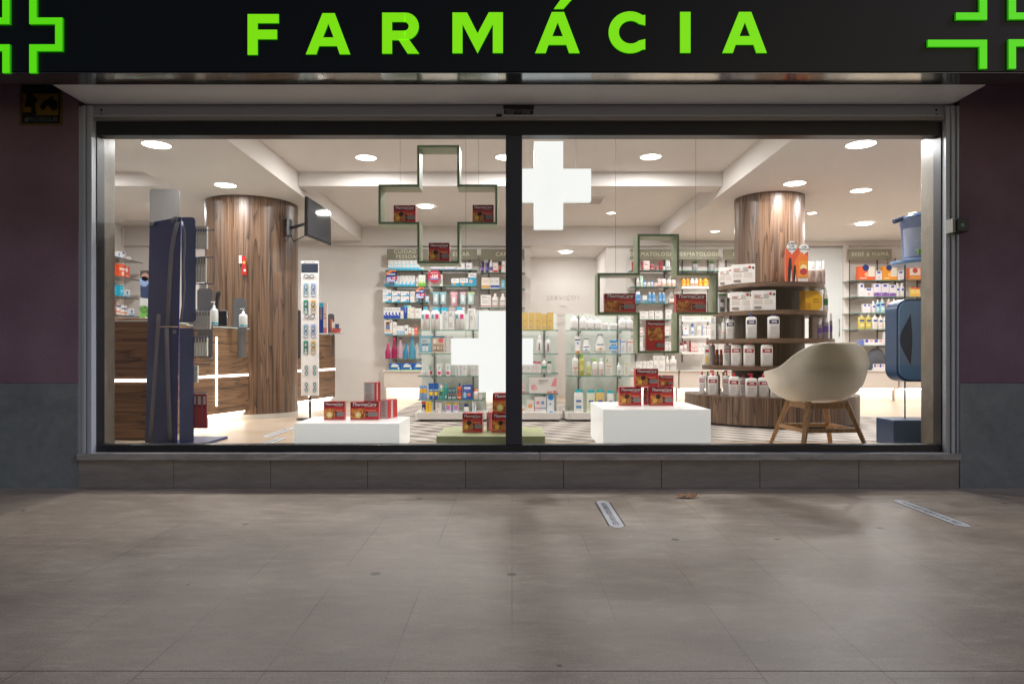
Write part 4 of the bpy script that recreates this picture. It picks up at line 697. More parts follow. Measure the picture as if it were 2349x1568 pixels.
def row(cr, yb, zf, shelf, items, depth=.07, setback=.02, front=None, base=None):
    """items: (kind, x0, x1, ytop) in crop pixels; zf distance of the shelf front; yb crop y of the shelf's front edge"""
    zt = at(0, cr(0, yb)[1], zf).z if base is None else base
    for it in items:
        k, x0, x1, yt = it[:4]; zi_ = zf+setback+(it[4] if len(it) > 4 else 0)
        p0, p1 = at(*cr(x0, yt), zi_), at(*cr(x1, yt), zi_)
        wd = (p1.x-p0.x)*.985; h = max(.012, p0.z-zt)
        if k in BX: o, desc, cat = PB(k, wd, h, min(depth, max(.02, wd*.8)), ((p0.x+p1.x)/2, zi_-DIST, zt+.0005))
        else:
            dd = min(wd, depth) if BT[k][3] not in ('flat', 'flatpump') else wd*.5
            if BT[k][3] in ('tube', 'tubeup'): dd = min(.04, wd*.8)
            o, desc, cat = PT(k, wd, h, dd, ((p0.x+p1.x)/2, zi_-DIST+dd/2, zt+.0005))
        reg(o, desc, cat, shelf)
    return zt
# ------------------------------------------------------------------ shelving units
def glass_shelf(b, x0, x1, y0, y1, z, th=.008):
    b.quad([(x0, y0, z), (x1, y0, z), (x1, y1, z), (x0, y1, z)], M_SGLASS)
    b.quad([(x0, y0-.001, z-th), (x1, y0-.001, z-th), (x1, y0-.001, z), (x0, y0-.001, z)], M_SEDGE)
    b.quad([(x0, y0, z-th), (x0, y1, z-th), (x0, y1, z), (x0, y0, z)], M_SEDGE); b.quad([(x1, y0, z-th), (x1, y1, z-th), (x1, y1, z), (x1, y0, z)], M_SEDGE)
def wall_unit(label, pxl, pxr, sign, shelves, cab=True, signy=(572, 596), bright=1):
    zf = 10.72; xl, xr = at(pxl, 0, zf).x, at(pxr, 0, zf).x; xc = (xl+xr)/2
    t = thing('wall_shelving', label, 'shelving', (xc, zf-DIST, FL)); hw = (xr-xl)/2; yb = 6.0-(zf-DIST)-.005
    b = MB(); b.box(-hw, hw, yb-.02, yb, 0, 2.32, M('d8d2cc', .6)); b.build('back_panel', t)
    for s in (-.62, .62):
        b = MB(); b.box(s*hw-.008, s*hw+.008, yb-.034, yb-.021, .62, 2.3, M('55524f', .5)); b.build('slotted_upright', t)
    for z in shelves:
        b = MB(); glass_shelf(b, -hw+.01, hw-.01, 0, yb-.036, z-FL)
        for s in (-.62, .62): b.box(s*hw-.004, s*hw+.004, .05, yb-.037, z-FL-.03, z-FL-.009, M('6a6764', .4, .5))
        b.build('glass_shelf', t)
    if cab:
        z1 = at(0, 849, zf).z-FL; z0 = at(0, 891, zf).z-FL
        b = MB(); b.box(-hw-.02, hw+.02, -.02, yb-.022, z1-.02, z1, M('ded6cd', .4)); b.box(-hw, hw, 0, yb-.022, z0, z1-.023, M('d8cdc2', .45)); b.build('cabinet', t)
        b = MB(); b.box(-hw, hw, .16, yb-.022, 0, z0-.002, M('f2efea', .5)); b.build('kickboard', t)
        b = MB(); b.box(-hw+.03, hw-.03, .07, .10, z0-.014, z0-.003, LEDW); b.build('led_strip', t)
    if sign:
        za, zb_ = at(0, signy[1], 10.9).z-FL, at(0, signy[0], 10.9).z-FL
        g_ = MB(); g_.box(-hw+.02, hw-.02, .14, .16, za, zb_, M('7e7a66', .6)); so_ = g_.build('sign', t)
        L = sign.split('|'); b = MB()
        for i, s_ in enumerate(L): b.text(s_, (0, .138, (za+zb_)/2+(len(L)-1)*.04-i*.08), .085, M('c4bfab', .6), bold=.02, space=1.15)
        b.build('lettering', so_)
    return t
ZF = 10.72
def zof(cr, ys): return [at(0, cr(0, y)[1], ZF).z for y in ys]
wall_unit('wall shelving with glass shelves under the CUIDADO PESSOAL sign', 881, 982, 'CUIDADO|PESSOAL', zof(cA, (443, 718, 990, 1268))+zof(cB, (457, 860)))
wall_unit('wall shelving with hanging packs right of the personal care bay', 986, 1096, 'BEM ESTAR', zof(cA, (437, 715, 1268)))
wall_unit('wall shelving under the CARE sign behind the mullion', 1100, 1206, 'CARE', zof(cA, (482, 760, 1078)))
wall_unit('wall shelving under the left DERMATOLOGIA sign', 1446, 1556, 'DERMATOLOGIA', zof(cE, (325, 505, 683, 862, 1040, 1212)))
wall_unit('wall shelving under the right DERMATOLOGIA sign', 1559, 1657, 'DERMATOLOGIA', zof(cE, (330,)))
wall_unit('narrow wall shelving between the dermatology bay and slim column', 1663, 1760, 'DERMO', zof(cE, (330, 700)))
wall_unit('wall shelving under the BEBÉ & MAMÁ sign', 1953, 2060, 'BEBÉ & MAMÁ', zof(cG, (628, 757, 885, 1012, 1137)))
wall_unit('narrow wall shelving behind the blue stand at far right', 2066, 2150, None, zof(cG, (622, 757)))
P = 'personal care'
S = 'shelf of the personal care bay'
row(cA, 440, ZF, 'top '+S, [('san', 137+67.5*i, 203+67.5*i, 275 if i < 8 else 385) for i in range(9)])
row(cA, 715, ZF, 'second '+S, [('san', 70, 180, 545), ('san', 192, 320, 545)]+[('san2', 330+67*i, 395+67*i, 540) for i in range(4)]+[('wbot', 608, 650, 555), ('grn', 655, 712, 525), ('grn', 714, 772, 525)])
z = row(cA, 988, ZF, 'third '+S, [('stk', 45, 190, 885), ('stk', 200, 342, 890), ('stk', 350, 495, 890), ('wht', 515, 592, 805), ('stk', 600, 682, 880), ('wbl', 775, 830, 890)])
row(cA, 885, ZF, 'stacked third '+S, [('stk', 45, 190, 780), ('stk', 203, 345, 800), ('stk', 353, 497, 805)], base=at(0, cA(0, 887)[1], ZF+.02).z+.004)
row(cA, 1265, ZF, 'fourth '+S, [('nav', 62+57*i, 118+57*i, 1080) for i in range(5)]+[('sun', 350, 400, 1080), ('blu', 403, 465, 1045), ('pal', 468, 528, 1045), ('lno', 530, 590, 1075), ('wht', 600, 705, 1095)])
row(cB, 455, ZF, 'fifth '+S, [('pic', 75, 210, 200), ('wht', 215, 283, 235), ('tri', 285, 415, 300), ('nvs', 420, 480, 290), ('orf', 485, 528, 325), ('gre', 535, 585, 340), ('ora', 588, 645, 322)])
row(cB, 858, ZF, 'sixth '+S, [('pink', 78, 178, 600), ('pnkt', 185, 288, 505), ('clrp', 292, 388, 505), ('blus', 392, 476, 600), ('blut', 484, 600, 505), ('clrr', 604, 650, 600)])
row(cB, 1045, ZF, 'cabinet top of the personal care bay', [('bl7', 155, 352, 935), ('bl7', 365, 560, 935), ('bl7', 568, 760, 935)], base=at(0, 849, ZF).z)
S = 'shelf of the wellbeing bay'
row(cA, 433, ZF, 'top '+S, [('wbb', 870, 1072, 385), ('wbb', 1085, 1295, 385), ('gra', 1310, 1445, 320), ('gra', 1458, 1572, 320)])
row(cA, 713, ZF, 'second '+S, [('whl', 890, 1068, 520), ('tea', 1215, 1352, 585), ('tea', 1365, 1500, 580), ('te2', 1507, 1642, 495)])
row(cA, 1265, ZF, 'third '+S, [('cya', 895, 1022, 1080), ('cya', 1035, 1160, 1080), ('gry', 1168, 1290, 1085), ('cya', 1305, 1362, 1075), ('wht', 1370, 1445, 1080), ('nvs', 1490, 1632, 1095)])
S = 'shelf of the care bay'
row(cA, 478, ZF, 'top '+S, [('vpur', 1705, 1780, 295), ('npur', 1785, 1855, 315), ('wpur', 1862, 1925, 270), ('red', 1930, 2005, 320), ('bred', 2012, 2068, 295), ('lno', 2080, 2142, 290)])
row(cA, 756, ZF, 'second '+S, [('gol', 1730, 1878, 570), ('bl8', 1882, 1955, 570), ('bl8', 1958, 2032, 570), ('ltbl', 2065, 2127, 575)])
row(cA, 1074, ZF, 'third '+S, [('rdl', 1715, 1892, 865), ('wbtr', 1912, 2010, 840), ('wbtr', 2045, 2140, 840)])
row(cA, 1268, ZF, 'cabinet top of the care bay', [('rd2', 1712, 1800, 1160)], base=at(0, 849, ZF).z)
# hanging packs on rods
for x0, x1, y1, hc, bc, ds in ((895, 1008, 1030, '8fc0c4', 'a9c0c8', 'hanging pale blue pack with teal header'), (1020, 1132, 1030, '8fc0c4', 'a9c0c8', 'hanging pale blue pack with teal header'), (1198, 1322, 1052, 'e0b0b8', 'dc9aa4', 'hanging pink pack'), (1360, 1472, 1028, 'd8aab4', 'b4ccd0', 'hanging pale pack with pink header'), (1490, 1612, 1028, 'b4d0a4', 'b4ccc8', 'hanging pale pack with green header')):
    p0, p1 = at(*cA(x0, 815), 10.8), at(*cA(x1, y1), 10.8); w_, h_ = p1.x-p0.x, p0.z-p1.z
    b = MB(); b.loft([(0, w_*.40, .006, 4), (h_*.1, w_*.42, .02, 3), (h_*.5, w_*.43, .026, 3), (h_*.78, w_*.43, .008, 3)], M(bc, .25), 16); b.box(-w_*.5, w_*.5, -.004, .004, h_*.8, h_, M(hc, .4)); b.box(-w_*.2, w_*.2, -.03, -.026, h_*.2, h_*.6, M('dfe6e6', .3)); b.box(-.004, .004, .004, .17, h_*.9, h_*.9+.006, M('6a6764', .4, .5))
    reg(b.build('hanging_pack', None, ((p0.x+p1.x)/2, 10.8-DIST, p1.z)), ds, 'pack', 'the wellbeing bay rods')
# promo stars and sale disc (hung on thin stems from the shelf edge)
def wobbler(cr, x0, x1, y0, y1, d, label, base):
    p0, p1 = at(*cr(x0, y0), d), at(*cr(x1, y1), d); w_, h_ = (p1.x-p0.x)/2, (p0.z-p1.z)/2; b = MB(); n = 11; pts = []
    for i in range(2*n):
        a = math.pi*i/n+.2; r = 1 if i % 2 else .84; pts.append((w_*r*math.cos(a), h_*r*math.sin(a)))
    if base == 'disc':
        pts = [(w_*math.cos(2*math.pi*i/32), h_*math.sin(2*math.pi*i/32)) for i in range(32)]; b.prism(pts, 0, .003, M('b52a3c', .4))
        b.text('-12€', (0, -.001, 0), h_*.62, 'f2eeee', bold=.05); b.text('DESCONTO', (0, -.001, h_*.52), h_*.2, 'f0dada', bold=.03); b.box(-w_*.7, w_*.7, -.001, 0, -h_*.5, -h_*.32, '5b6fc0'); b.box(-w_*.6, w_*.6, -.001, 0, -h_*.29, -h_*.26, 'f0dada')
    else:
        b.prism(pts, 0, .003, M('3a3f7c', .4)); b.prism([(-w_*.95, h_*.3), (-w_*.8, h_*.2), (w_*.2, h_*.75), (w_*.9, h_*.7), (w_*.5, h_*.95), (-w_*.3, h_*.9)], -.001, 0, M('e8802c', .4))
        b.box(-w_*.75, w_*.6, -.002, -.001, -h_*.7, -h_*.05, 'b9bcdc'); b.box(-w_*.1, w_*.95, -.003, -.002, -h_*.38, h_*.0, 'c02a58'); b.text('1€', (w_*.4, -.0035, -h_*.19), h_*.4, 'f4e8ee', bold=.03); b.text('PROMO', (0, -.002, h_*.33), h_*.3, 'e6e8f4', bold=.03)
    b.box(-.003, .003, .003, .05, h_*.6, h_*.63, M('dddddd', .3))
    tag(b.build('promotion_card', None, (p0.x+w_, d-DIST, p1.z+h_)), label, 'promotion card')
wobbler(cA, 88, 300, 432, 682, 10.66, 'orange and navy star shaped promotion card on the second personal care shelf', 'star')
wobbler(cA, 590, 778, 728, 955, 10.66, 'orange and navy star shaped promotion card on the third personal care shelf', 'star')
wobbler(cA, 810, 1036, 440, 662, 10.66, 'round red sale sign reading -12€ on the wellbeing bay', 'disc')
# dermatology bays
S = 'shelf of left dermatology bay'
row(cE, 323, ZF, 'top '+S, [('rd3', 85, 100, 235), ('rd3', 190, 203, 235), ('rd2', 206, 280, 225), ('rjar', 283, 330, 262), ('rjar', 337, 380, 285), ('rd3', 385, 418, 225), ('wlow', 424, 446, 285), ('crml', 460, 480, 225), ('crml', 482, 502, 225)])
row(cE, 502, ZF, 'second '+S, [('wbot', 138, 170, 410), ('gtub', 174, 212, 390), ('blca', 212, 243, 440), ('wlow', 250, 290, 460), ('blca', 296, 322, 438), ('pk2', 330, 366, 465), ('pk2', 370, 402, 420), ('pjar', 405, 460, 422), ('pjar', 470, 518, 430), ('pjar', 522, 565, 432)])
row(cE, 681, ZF, 'third '+S, [('bllq', 126, 186, 560), ('tea', 205, 248, 605), ('blbg', 262, 304, 568), ('blbg', 306, 348, 568), ('blbg', 376, 414, 568), ('blbg', 416, 454, 568), ('red', 495, 552, 638)])
row(cE, 860, ZF, 'fourth '+S, [('whl', 172, 268, 775), ('whl', 275, 328, 770), ('whl', 338, 418, 772), ('whl', 458, 522, 758)])
row(cE, 1038, ZF, 'fifth '+S, [('wrd', 172, 210, 952), ('lno', 448, 508, 940)])
row(cE, 1209, ZF, 'sixth '+S, [('whl', 172, 206, 1060), ('whl', 448, 478, 1105), ('whl', 482, 512, 1108)])
row(cE, 1412, ZF, 'cabinet top of left dermatology bay', [('whl', 135, 200, 1322), ('wht', 204, 245, 1318), ('wht', 247, 281, 1318), ('wht', 284, 318, 1308), ('whl', 322, 380, 1258), ('whl', 383, 450, 1258), ('wbot', 455, 496, 1262), ('wbot', 500, 578, 1258)], base=at(0, 849, ZF).z)
# white trays of the right bay
S = 'tray of right dermatology bay'
rb = bpy.data.objects['wall_shelving.004']
def tray(y, x0, x1):
    p0, p1 = at(*cE(x0, y), ZF), at(*cE(x1, y), ZF); b = MB(); b.box(p0.x, p1.x, 0, .2, -.015, 0, M('ece9e4', .4)); b.box(p0.x, p1.x, -.006, -.001, -.022, .012, M('ece9e4', .4))
    o = b.build('tray_shelf', rb); o.location = (-rb.location.x, 0, p0.z-FL); return p0.z
for y, its in ((512, [('oran', 630, 680, 415), ('oran', 682, 714, 415), ('wora', 725, 772, 415), ('wora', 776, 810, 415), ('oran', 812, 860, 415), ('oran', 862, 925, 415)]),
               (872, [('whl', 632, 842, 815), ('yg2', 846, 950, 820)]),
               (1050, [('wtbc', 635, 716, 915), ('blca', 730, 766, 905), ('wpmp', 795, 846, 898), ('bbx', 855, 895, 925), ('rbx', 900, 938, 930)]),
               (1225, [('redc', 608, 648, 1115), ('redc', 650, 690, 1095), ('rd3', 712, 728, 1093), ('pk2', 731, 766, 1118), ('pk2', 768, 806, 1118), ('wht', 808, 846, 1118), ('wht', 848, 888, 1120)])):
    z = tray(y, 630, 952); row(cE, y, ZF, {512: 'first ', 872: 'second ', 1050: 'third ', 1225: 'lowest '}[y]+S, its)
# potted plants
for (x0, x1), lb in (((740, 814), 'left of two small grass plants in grey pots on the dermatology bay'), ((926, 1000), 'right of two small grass plants in grey pots on the dermatology bay')):
    z = at(0, cE(0, 330)[1], ZF).z; p0, p1 = at(*cE(x0, 0), ZF+.05), at(*cE(x1, 0), ZF+.05); r = (p1.x-p0.x)/2
    t = thing('potted_plant', lb, 'potted plant', ((p0.x+p1.x)/2, ZF+.08-DIST, z), 0, 'grass plants on the dermatology bay')
    MB().loft([(0, r*.8, r*.8, 2), (r*2.0, r, r, 2)], M('8d8b8a', .8), 20).build('pot', t)
    b = MB()
    for i in range(70):
        a, q = random.uniform(0, 6.28), random.random()*r*.8; x, y = q*math.cos(a), q*math.sin(a); l = r*random.uniform(.9, 1.7); dx, dy = x*.9, y*.9
        pa = a+1.57; wv = .003; b.add([(x-wv*math.cos(pa), y-wv*math.sin(pa), r*2), (x+wv*math.cos(pa), y+wv*math.sin(pa), r*2), (x+dx, y+dy, r*2+l)], [(0, 1, 2)], M(random.choice(['3c5a2a', '4c6e34', '2f4a22']), .7))
    b.build('grass', t)
S = 'shelf of the baby bay'
row(cG, 625, ZF, 'top '+S, [('bo1', 142, 275, 520), ('bnv', 280, 330, 555), ('bo2', 333, 448, 520), ('bnv', 453, 500, 555)])
row(cG, 755, ZF, 'second '+S, [('bnv', 152, 188, 655), ('bnv', 190, 262, 690), ('bpr', 265, 321, 655), ('bpr', 325, 386, 655), ('bpr', 388, 440, 665), ('babw', 443, 472, 650), ('babw', 476, 506, 650)])
row(cG, 883, ZF, 'third '+S, [('bnv', 180, 212, 815), ('bnv', 214, 240, 815), ('babw', 252, 285, 790), ('babb', 287, 316, 775), ('babb', 320, 358, 766), ('babp', 370, 410, 768), ('babp', 415, 450, 768)])
row(cG, 1010, ZF, 'fourth '+S, [('lyel', 146, 200, 893), ('lyel', 203, 252, 893), ('lwht', 256, 300, 893), ('lwht', 304, 340, 900), ('lwht', 343, 378, 900), ('lwht', 381, 415, 905)])
row(cG, 1138, ZF, 'fifth '+S, [('bli', 143, 156, 1095), ('bli', 159, 172, 1095), ('bli', 175, 189, 1095), ('bln', 191, 345, 1093), ('bnv', 348, 402, 1035)])
row(cG, 625, ZF, 'top shelf of far right narrow bay', [('brd', 538, 640, 505)]); row(cG, 755, ZF, 'lower shelf of far right narrow bay', [('bye', 556, 586, 682), ('bye', 590, 626, 685)])
zc = at(0, 849, ZF).z
for x0, x1, yt, lb in ((210, 355, 1160, 'grey baby backpack standing on the cabinet of the baby bay'), (362, 470, 1165, 'dark grey baby bag half hidden behind the blue case stand')):
    p0, p1 = at(*cG(x0, yt), 10.84), at(*cG(x1, yt), 10.84); w_, h_ = (p1.x-p0.x)/2, p0.z-zc; t = thing('backpack', lb, 'bag', ((p0.x+p1.x)/2, 10.84-DIST, zc+.001))
    MB().loft([(0, w_*.9, .05, 3.5), (h_*.1, w_, .07, 3), (h_*.6, w_*.95, .07, 3), (h_*.85, w_*.7, .05, 2.5), (h_*.97, w_*.35, .03, 2), (h_, w_*.1, .01, 2)], M('4f535d', .8), 24).build('body', t)
    MB().loft([(h_*.08, w_*.6, .03, 3, -w_*.1), (h_*.42, w_*.6, .03, 3, -w_*.1), (h_*.46, w_*.5, .01, 3, -w_*.1)], M('3f434c', .8), 20, cy=-.062).build('front_pocket', t)
row(cG, 1345, ZF, 'cabinet top of the baby bay', [('bln', 262, 355, 1285), ('bnv', 362, 400, 1285)], base=zc)
# ------------------------------------------------------------------ free-standing gondolas
ZG = 7.58
def gondola(label, pxl, pxr, shelves, ov=0):
    xl, xr = at(pxl, 0, ZG).x, at(pxr, 0, ZG).x; hw = (xr-xl)/2; t = thing('gondola_shelf', label, 'display shelf', ((xl+xr)/2, ZG-DIST, FL))
    top = at(0, 720, 7.92).z-FL
    b = MB(); b.slab([(-hw-.03, .03), (-hw, -.04), (hw, -.04), (hw+.03, .03), (hw+.03, .42), (-hw-.03, .42)], .03, .105, M('dcd7d0', .35)); bev(b.build('base', t), .006, 3)
    b = MB(); b.box(-hw+.03, hw-.03, .0, .38, 0, .029, M('4a4744', .6)); b.build('plinth', t)
    b = MB(); b.box(-hw, hw, .33, .335, .106, top, M('dcdfd6', .3)); b.build('back_panel', t)
    for s in (-.6, .6):
        b = MB(); b.box(s*hw-.008, s*hw+.008, .312, .328, .106, top-.02, M('8c8a86', .4, .4))
        for i in range(int(top/.035)-4): b.box(s*hw-.0025, s*hw+.0025, .3105, .312, .13+i*.035, .148+i*.035, M('1c1c1c', .6))
        b.build('slotted_upright', t)
    for y in shelves:
        z = at(0, y, ZG).z-FL; b = MB(); glass_shelf(b, -hw, hw, 0, .31, z, .009)
        for s in (-.6, .6): b.prism([], 0, 0, M_SEDGE) if False else b.box(s*hw-.003, s*hw+.003, .06, .31, z-.03, z-.0095, M('9a9894', .4, .5))
        b.build('glass_shelf', t)
gondola('glass shelf gondola of white lotions left of the lower lit cross', 958, 1113, (756.5, 810.5, 862, 916))
gondola('glass shelf gondola with yellow boxes directly right of the window mullion', 1132, 1281, (756.5, 811, 855.5, 902.5))
gondola('glass shelf gondola of bath bottles behind the right white plinth', 1302, 1458, (756.5, 811, 862))
S = 'shelf of the left gondola'
row(cB, 368, ZG, 'top '+S, [('bigr', 685, 848, -16), ('bigr', 856, 1015, -16), ('blm', 1055, 1165, 55), ('whl', 1168, 1262, 50), ('bigr', 1265, 1440, -16), ('blm', 1490, 1600, 20), ('blm', 1640, 1750, 35), ('blm', 1760, 1860, 30)], .09)
row(cB, 760, ZG, 'second '+S, [('kit', 668, 884, 470), ('kt2', 890, 1106, 475), ('bst', 1122, 1160, 458), ('blm', 1163, 1215, 462), ('bst', 1218, 1262, 465)], .08)
row(cC, 270, ZG, 'third '+S, [('disc', 490, 565, 185), ('disc', 580, 640, 185), ('tubp', 605, 703, 62, .08), ('tubp', 752, 852, 62), ('tubp', 902, 1002, 62), ('bst', 1080, 1142, 80), ('bst', 1146, 1206, 80), ('wht', 1210, 1275, 80), ('blm', 1345, 1405, 80), ('blm', 1408, 1470, 80)], .06)
row(cC, 668, ZG, 'fourth '+S, [('pair', 460, 525, 440), ('pair', 527, 592, 440), ('tubn', 618, 706, 395), ('tubn', 708, 792, 395), ('grwt', 800, 872, 428), ('teal', 882, 950, 392), ('can', 955, 1015, 468), ('can', 1022, 1085, 465), ('orsp', 1108, 1190, 390), ('pch', 1200, 1366, 422), ('salm', 1385, 1472, 490), ('whl', 1478, 1530, 560)], .06)
row(cC, 940, ZG, 'base '+S, [('blk', 496, 572, 705), ('ysy', 576, 662, 705, -.02), ('nvb', 742, 842, 698), ('tubv', 900, 1012, 705), ('tubv', 1033, 1138, 705), ('njar', 1220, 1306, 738), ('wtub', 1358, 1440, 698)], .05)
S = 'shelf of the middle gondola'
row(cD, 357, ZG, 'top '+S, [('yel', -229, -146, 175), ('yel', 66, 130, 175), ('yel', 132, 200, 175), ('yel', 202, 270, 175), ('yel', 273, 326, 190), ('yel', 328, 397, 172)], .07)
row(cD, 605, ZG, 'second '+S, [('lbot', 212, 282, 415), ('l2', 308, 370, 425)], .07)
row(cD, 815, ZG, 'third '+S, [('wht', 60, 96, 735), ('wht', 104, 162, 735), ('pkt', 166, 215, 690), ('pkt', 217, 265, 695), ('gpump', 272, 328, 648), ('gtp', 331, 373, 692)], .06)
row(cD, 1030, ZG, 'fourth '+S, [('pk2', 50, 92, 915), ('big', 135, 432, 860)], .07)
row(cD, 1263, ZG, 'base '+S, [('odt', 50, 100, 1160), ('odt', 110, 190, 1102), ('pkb', 195, 318, 1065), ('bwv', 326, 403, 1058)], .06)
S = 'shelf of the right gondola'
row(cD, 357, ZG, 'top '+S, [('rwht', 578, 662, 185), ('rwht', 678, 750, 190), ('rwht', 756, 832, 215), ('rwht', 836, 908, 215), ('wlow', 920, 978, 285), ('wlow', 1003, 1078, 292), ('rwht', 1093, 1165, 205), ('rwht', 1170, 1243, 212)], .09)
row(cD, 605, ZG, 'second '+S, [('tub3', 618, 692, 425), ('pear', 696, 796, 448), ('pea2', 836, 956, 403), ('jarb', 994, 1084, 535), ('bbx', 1104, 1162, 450), ('rbx', 1180, 1240, 455)], .09)
p0, p1 = at(*cD(1000, 535), ZG+.04), at(*cD(1078, 468), ZG+.04)
o, ds, ct = PT('jarb', p1.x-p0.x, p1.z-p0.z, .07, ((p0.x+p1.x)/2, ZG+.04+.03-DIST, p0.z+.001)); tag(o, 'flat white jar with blue lid stacked on top of another in the right gondola', 'jar'); PZ = o
row(cD, 845, ZG, 'third '+S, [('wtal', 598, 664, 612), ('ygrn', 668, 728, 612), ('smgr', 750, 793, 695), ('limc', 808, 870, 658), ('whtb', 873, 934, 658), ('lbx', 948, 1022, 630), ('spry', 1070, 1113, 695), ('yg2', 1145, 1198, 705)], .07)
row(cD, 1262, ZG, 'base '+S, [('tcap', 616, 716, 990), ('tcay', 750, 842, 995), ('tcao', 848, 940, 990), ('tcap', 968, 1038, 1000), ('tcag', 1068, 1130, 1000)], .09)
# ------------------------------------------------------------------ products on the tiered island
def isl_row(items, top, tname):
    r = IR[top]
    for it in items:
        k, x0, x1, yt = it[:4]; back = it[4] if len(it) > 4 else .05; rot = it[5] if len(it) > 5 else None
        px, py = cF((x0+x1)/2, yt); a = (px-1174.5)/F      # X = a*d ; solve for d on the circle of radius r-back
        rr = r-back; A = a*a+1; B = -2*(a*xi+zi); Cc = xi*xi+zi*zi-rr*rr; disc = max(0, B*B-4*A*Cc); d = (-B-math.sqrt(disc))/(2*A)
        p0, p1 = at(cF(x0, yt)[0], py, d), at(cF(x1, yt)[0], py, d); wd = p1.x-p0.x; h = p0.z-top
        X, Y = a*d, d-DIST; ang = rot if rot is not None else max(-.4, min(.3, math.atan2(X-xi, -(Y-(zi-DIST)))*.5))
        if k in BX: o, desc, cat = PB(k, wd/max(.75, math.cos(ang)), h, .09, (X, Y, top+.001), ang)
        else:
            dd = wd*.5 if BT[k][3] in ('flat', 'flatpump') else wd
            o, desc, cat = PT(k, wd, h, dd, (X, Y+dd/2, top+.001), ang)
        reg(o, desc, cat, tname)
BX['hyd'] = D('white gift box with clear window', 'e4dfda', (.08,.3,.45,.55,'cfc6be'), (.52,.3,.88,.55,'d4ccc4'), ('l',.1,.6,.5,.8,3,'a8705c'), ('o',.78,.83,.06,'c02a34'), (.5,.62,.7,.84,'b5aea8'), (.1,.08,.4,.2,'8d8078'), ('o',.93,.8,.05,'3c2c28'), side='d9cfc8')
BX['pho'] = D('white box with portrait photo', 'dedbd8', (.1,.1,.85,.9,'a8a4a2'), ('o',.5,.62,.24,'5a5453'), ('o',.5,.5,.16,'c9c0ba'), (.25,.1,.75,.34,'3f3c3c'), (.1,.9,.9,1,'5aa84c'))
BX['yel2'] = D('yellow carton with white corner', 'f0b81c', ('p',[(.75,1),(1,1),(1,.7)],'e9e4dc'), ('p',[(.75,0),(1,0),(1,.3)],'e9e4dc'), (.45,.55,.8,.62,'c08c1a'), (.45,.42,.85,.48,'c08c1a'), (.0,.1,.3,.4,'d49a18'), side='e8a818')
BX['drk'] = D('small dark box', '3c2e2a', (.2,.3,.8,.7,'55443c'))
isl_row([('hyd', 215, 332, 322, .06), ('hyd', 335, 522, 293, .05), ('brnj', 1030, 1098, 268, .1), ('brnj', 1100, 1152, 265, .08), ('brnj', 1154, 1182, 262, .06)], 1.756, 'top tier of the round display')
isl_row([('pho', 205, 276, 560, .12), ('drk', 284, 312, 600, .12), ('hyd', 320, 502, 545, .05), ('hyd', 518, 718, 532, .05), ('yel2', 985, 1165, 535, .1), ('grnw', 1168, 1210, 500, .06)], 1.46, 'second tier of the round display')
isl_row([('whl', 138, 178, 770, .05), ('whl', 190, 235, 770, .12), ('whtb', 240, 280, 775, .12), ('eub', 280, 360, 765, .12), ('eub', 465, 560, 735, .06), ('eub', 664, 768, 728, .06), ('vbot', 1115, 1158, 790, .1), ('vbot', 1160, 1220, 755, .08), ('vbot', 1224, 1248, 740, .05)], 1.163, 'third tier of the round display')
isl_row([('euy', 78, 136, 992, .05), ('eug', 138, 176, 995, .14), ('reds', 178, 216, 1070, .16), ('reds', 218, 250, 1070, .18), ('euc', 258, 326, 992, .14), ('euc', 330, 424, 990, .08), ('euc', 444, 542, 992, .07), ('euc', 603, 706, 990, .06)], .876, 'fourth tier of the round display')
isl_row([('euc', 32, 84, 1270, .12), ('euc', 90, 130, 1268, .3), ('eup', 116, 206, 1262, .09), ('eug', 178, 222, 1268, .26), ('eup', 252, 314, 1262, .22), ('euc', 308, 404, 1286, .09), ('euc', 406, 462, 1295, .28), ('eup', 462, 566, 1290, .07), ('euc', 578, 674, 1295, .12), ('euc', 692, 800, 1310, .07)], .563, 'base of the round display')
# orange cardboard standee
p0 = at(*cF(825, 425), 7.15); p1 = at(*cF(1018, 425), 7.15); w_ = p1.x-p0.x; h_ = at(0, cF(0, 150)[1], 7.15).z-1.757
t = thing('cardboard_standee', 'orange cardboard standee with two white speech bubbles on the top tier', 'standee', ((p0.x+p1.x)/2, 7.15-DIST, 1.757), R(-8)); x = w_/2
b = MB(); b.box(-x, x, 0, .05, 0, h_, M('e2582a', .45)); b.prism([(-x*.35, 0), (x, 0), (x, h_*.75), (x*.3, h_*.9), (-x*.2, h_*.6)], -.001, 0, M('ee7d2c', .45)); b.box(x*.1, x*.98, -.0015, -.001, 0, h_*.12, 'ecdfd8'); b.box(x*.15, x*.95, -.012, -.002, h_*.13, h_*.62, M('f09a30', .4)); b.disc((x*.55, -.013, h_*.42), x*.3, 'f6e2a0'); b.disc((x*.55, -.0135, h_*.30), x*.32, 'b83040')
for cx, hh, q in ((-x*.62, .72, .2), (-x*.2, .5, .16)):   # plain dark rounded shapes of the print
    b.prism([(cx-x*q, .0), (cx+x*q, 0), (cx+x*q*.7, h_*hh*.6), (cx+x*q*.5, h_*hh), (cx-x*q*.5, h_*hh), (cx-x*q, h_*hh*.5)], -.002, -.001, M('1d1a1c', .5)); b.prism([(cx, 0), (cx+x*q*.8, 0), (cx+x*q*.5, h_*hh*.55)], -.003, -.002, M('e8e2dc', .5))
b.build('body', t)
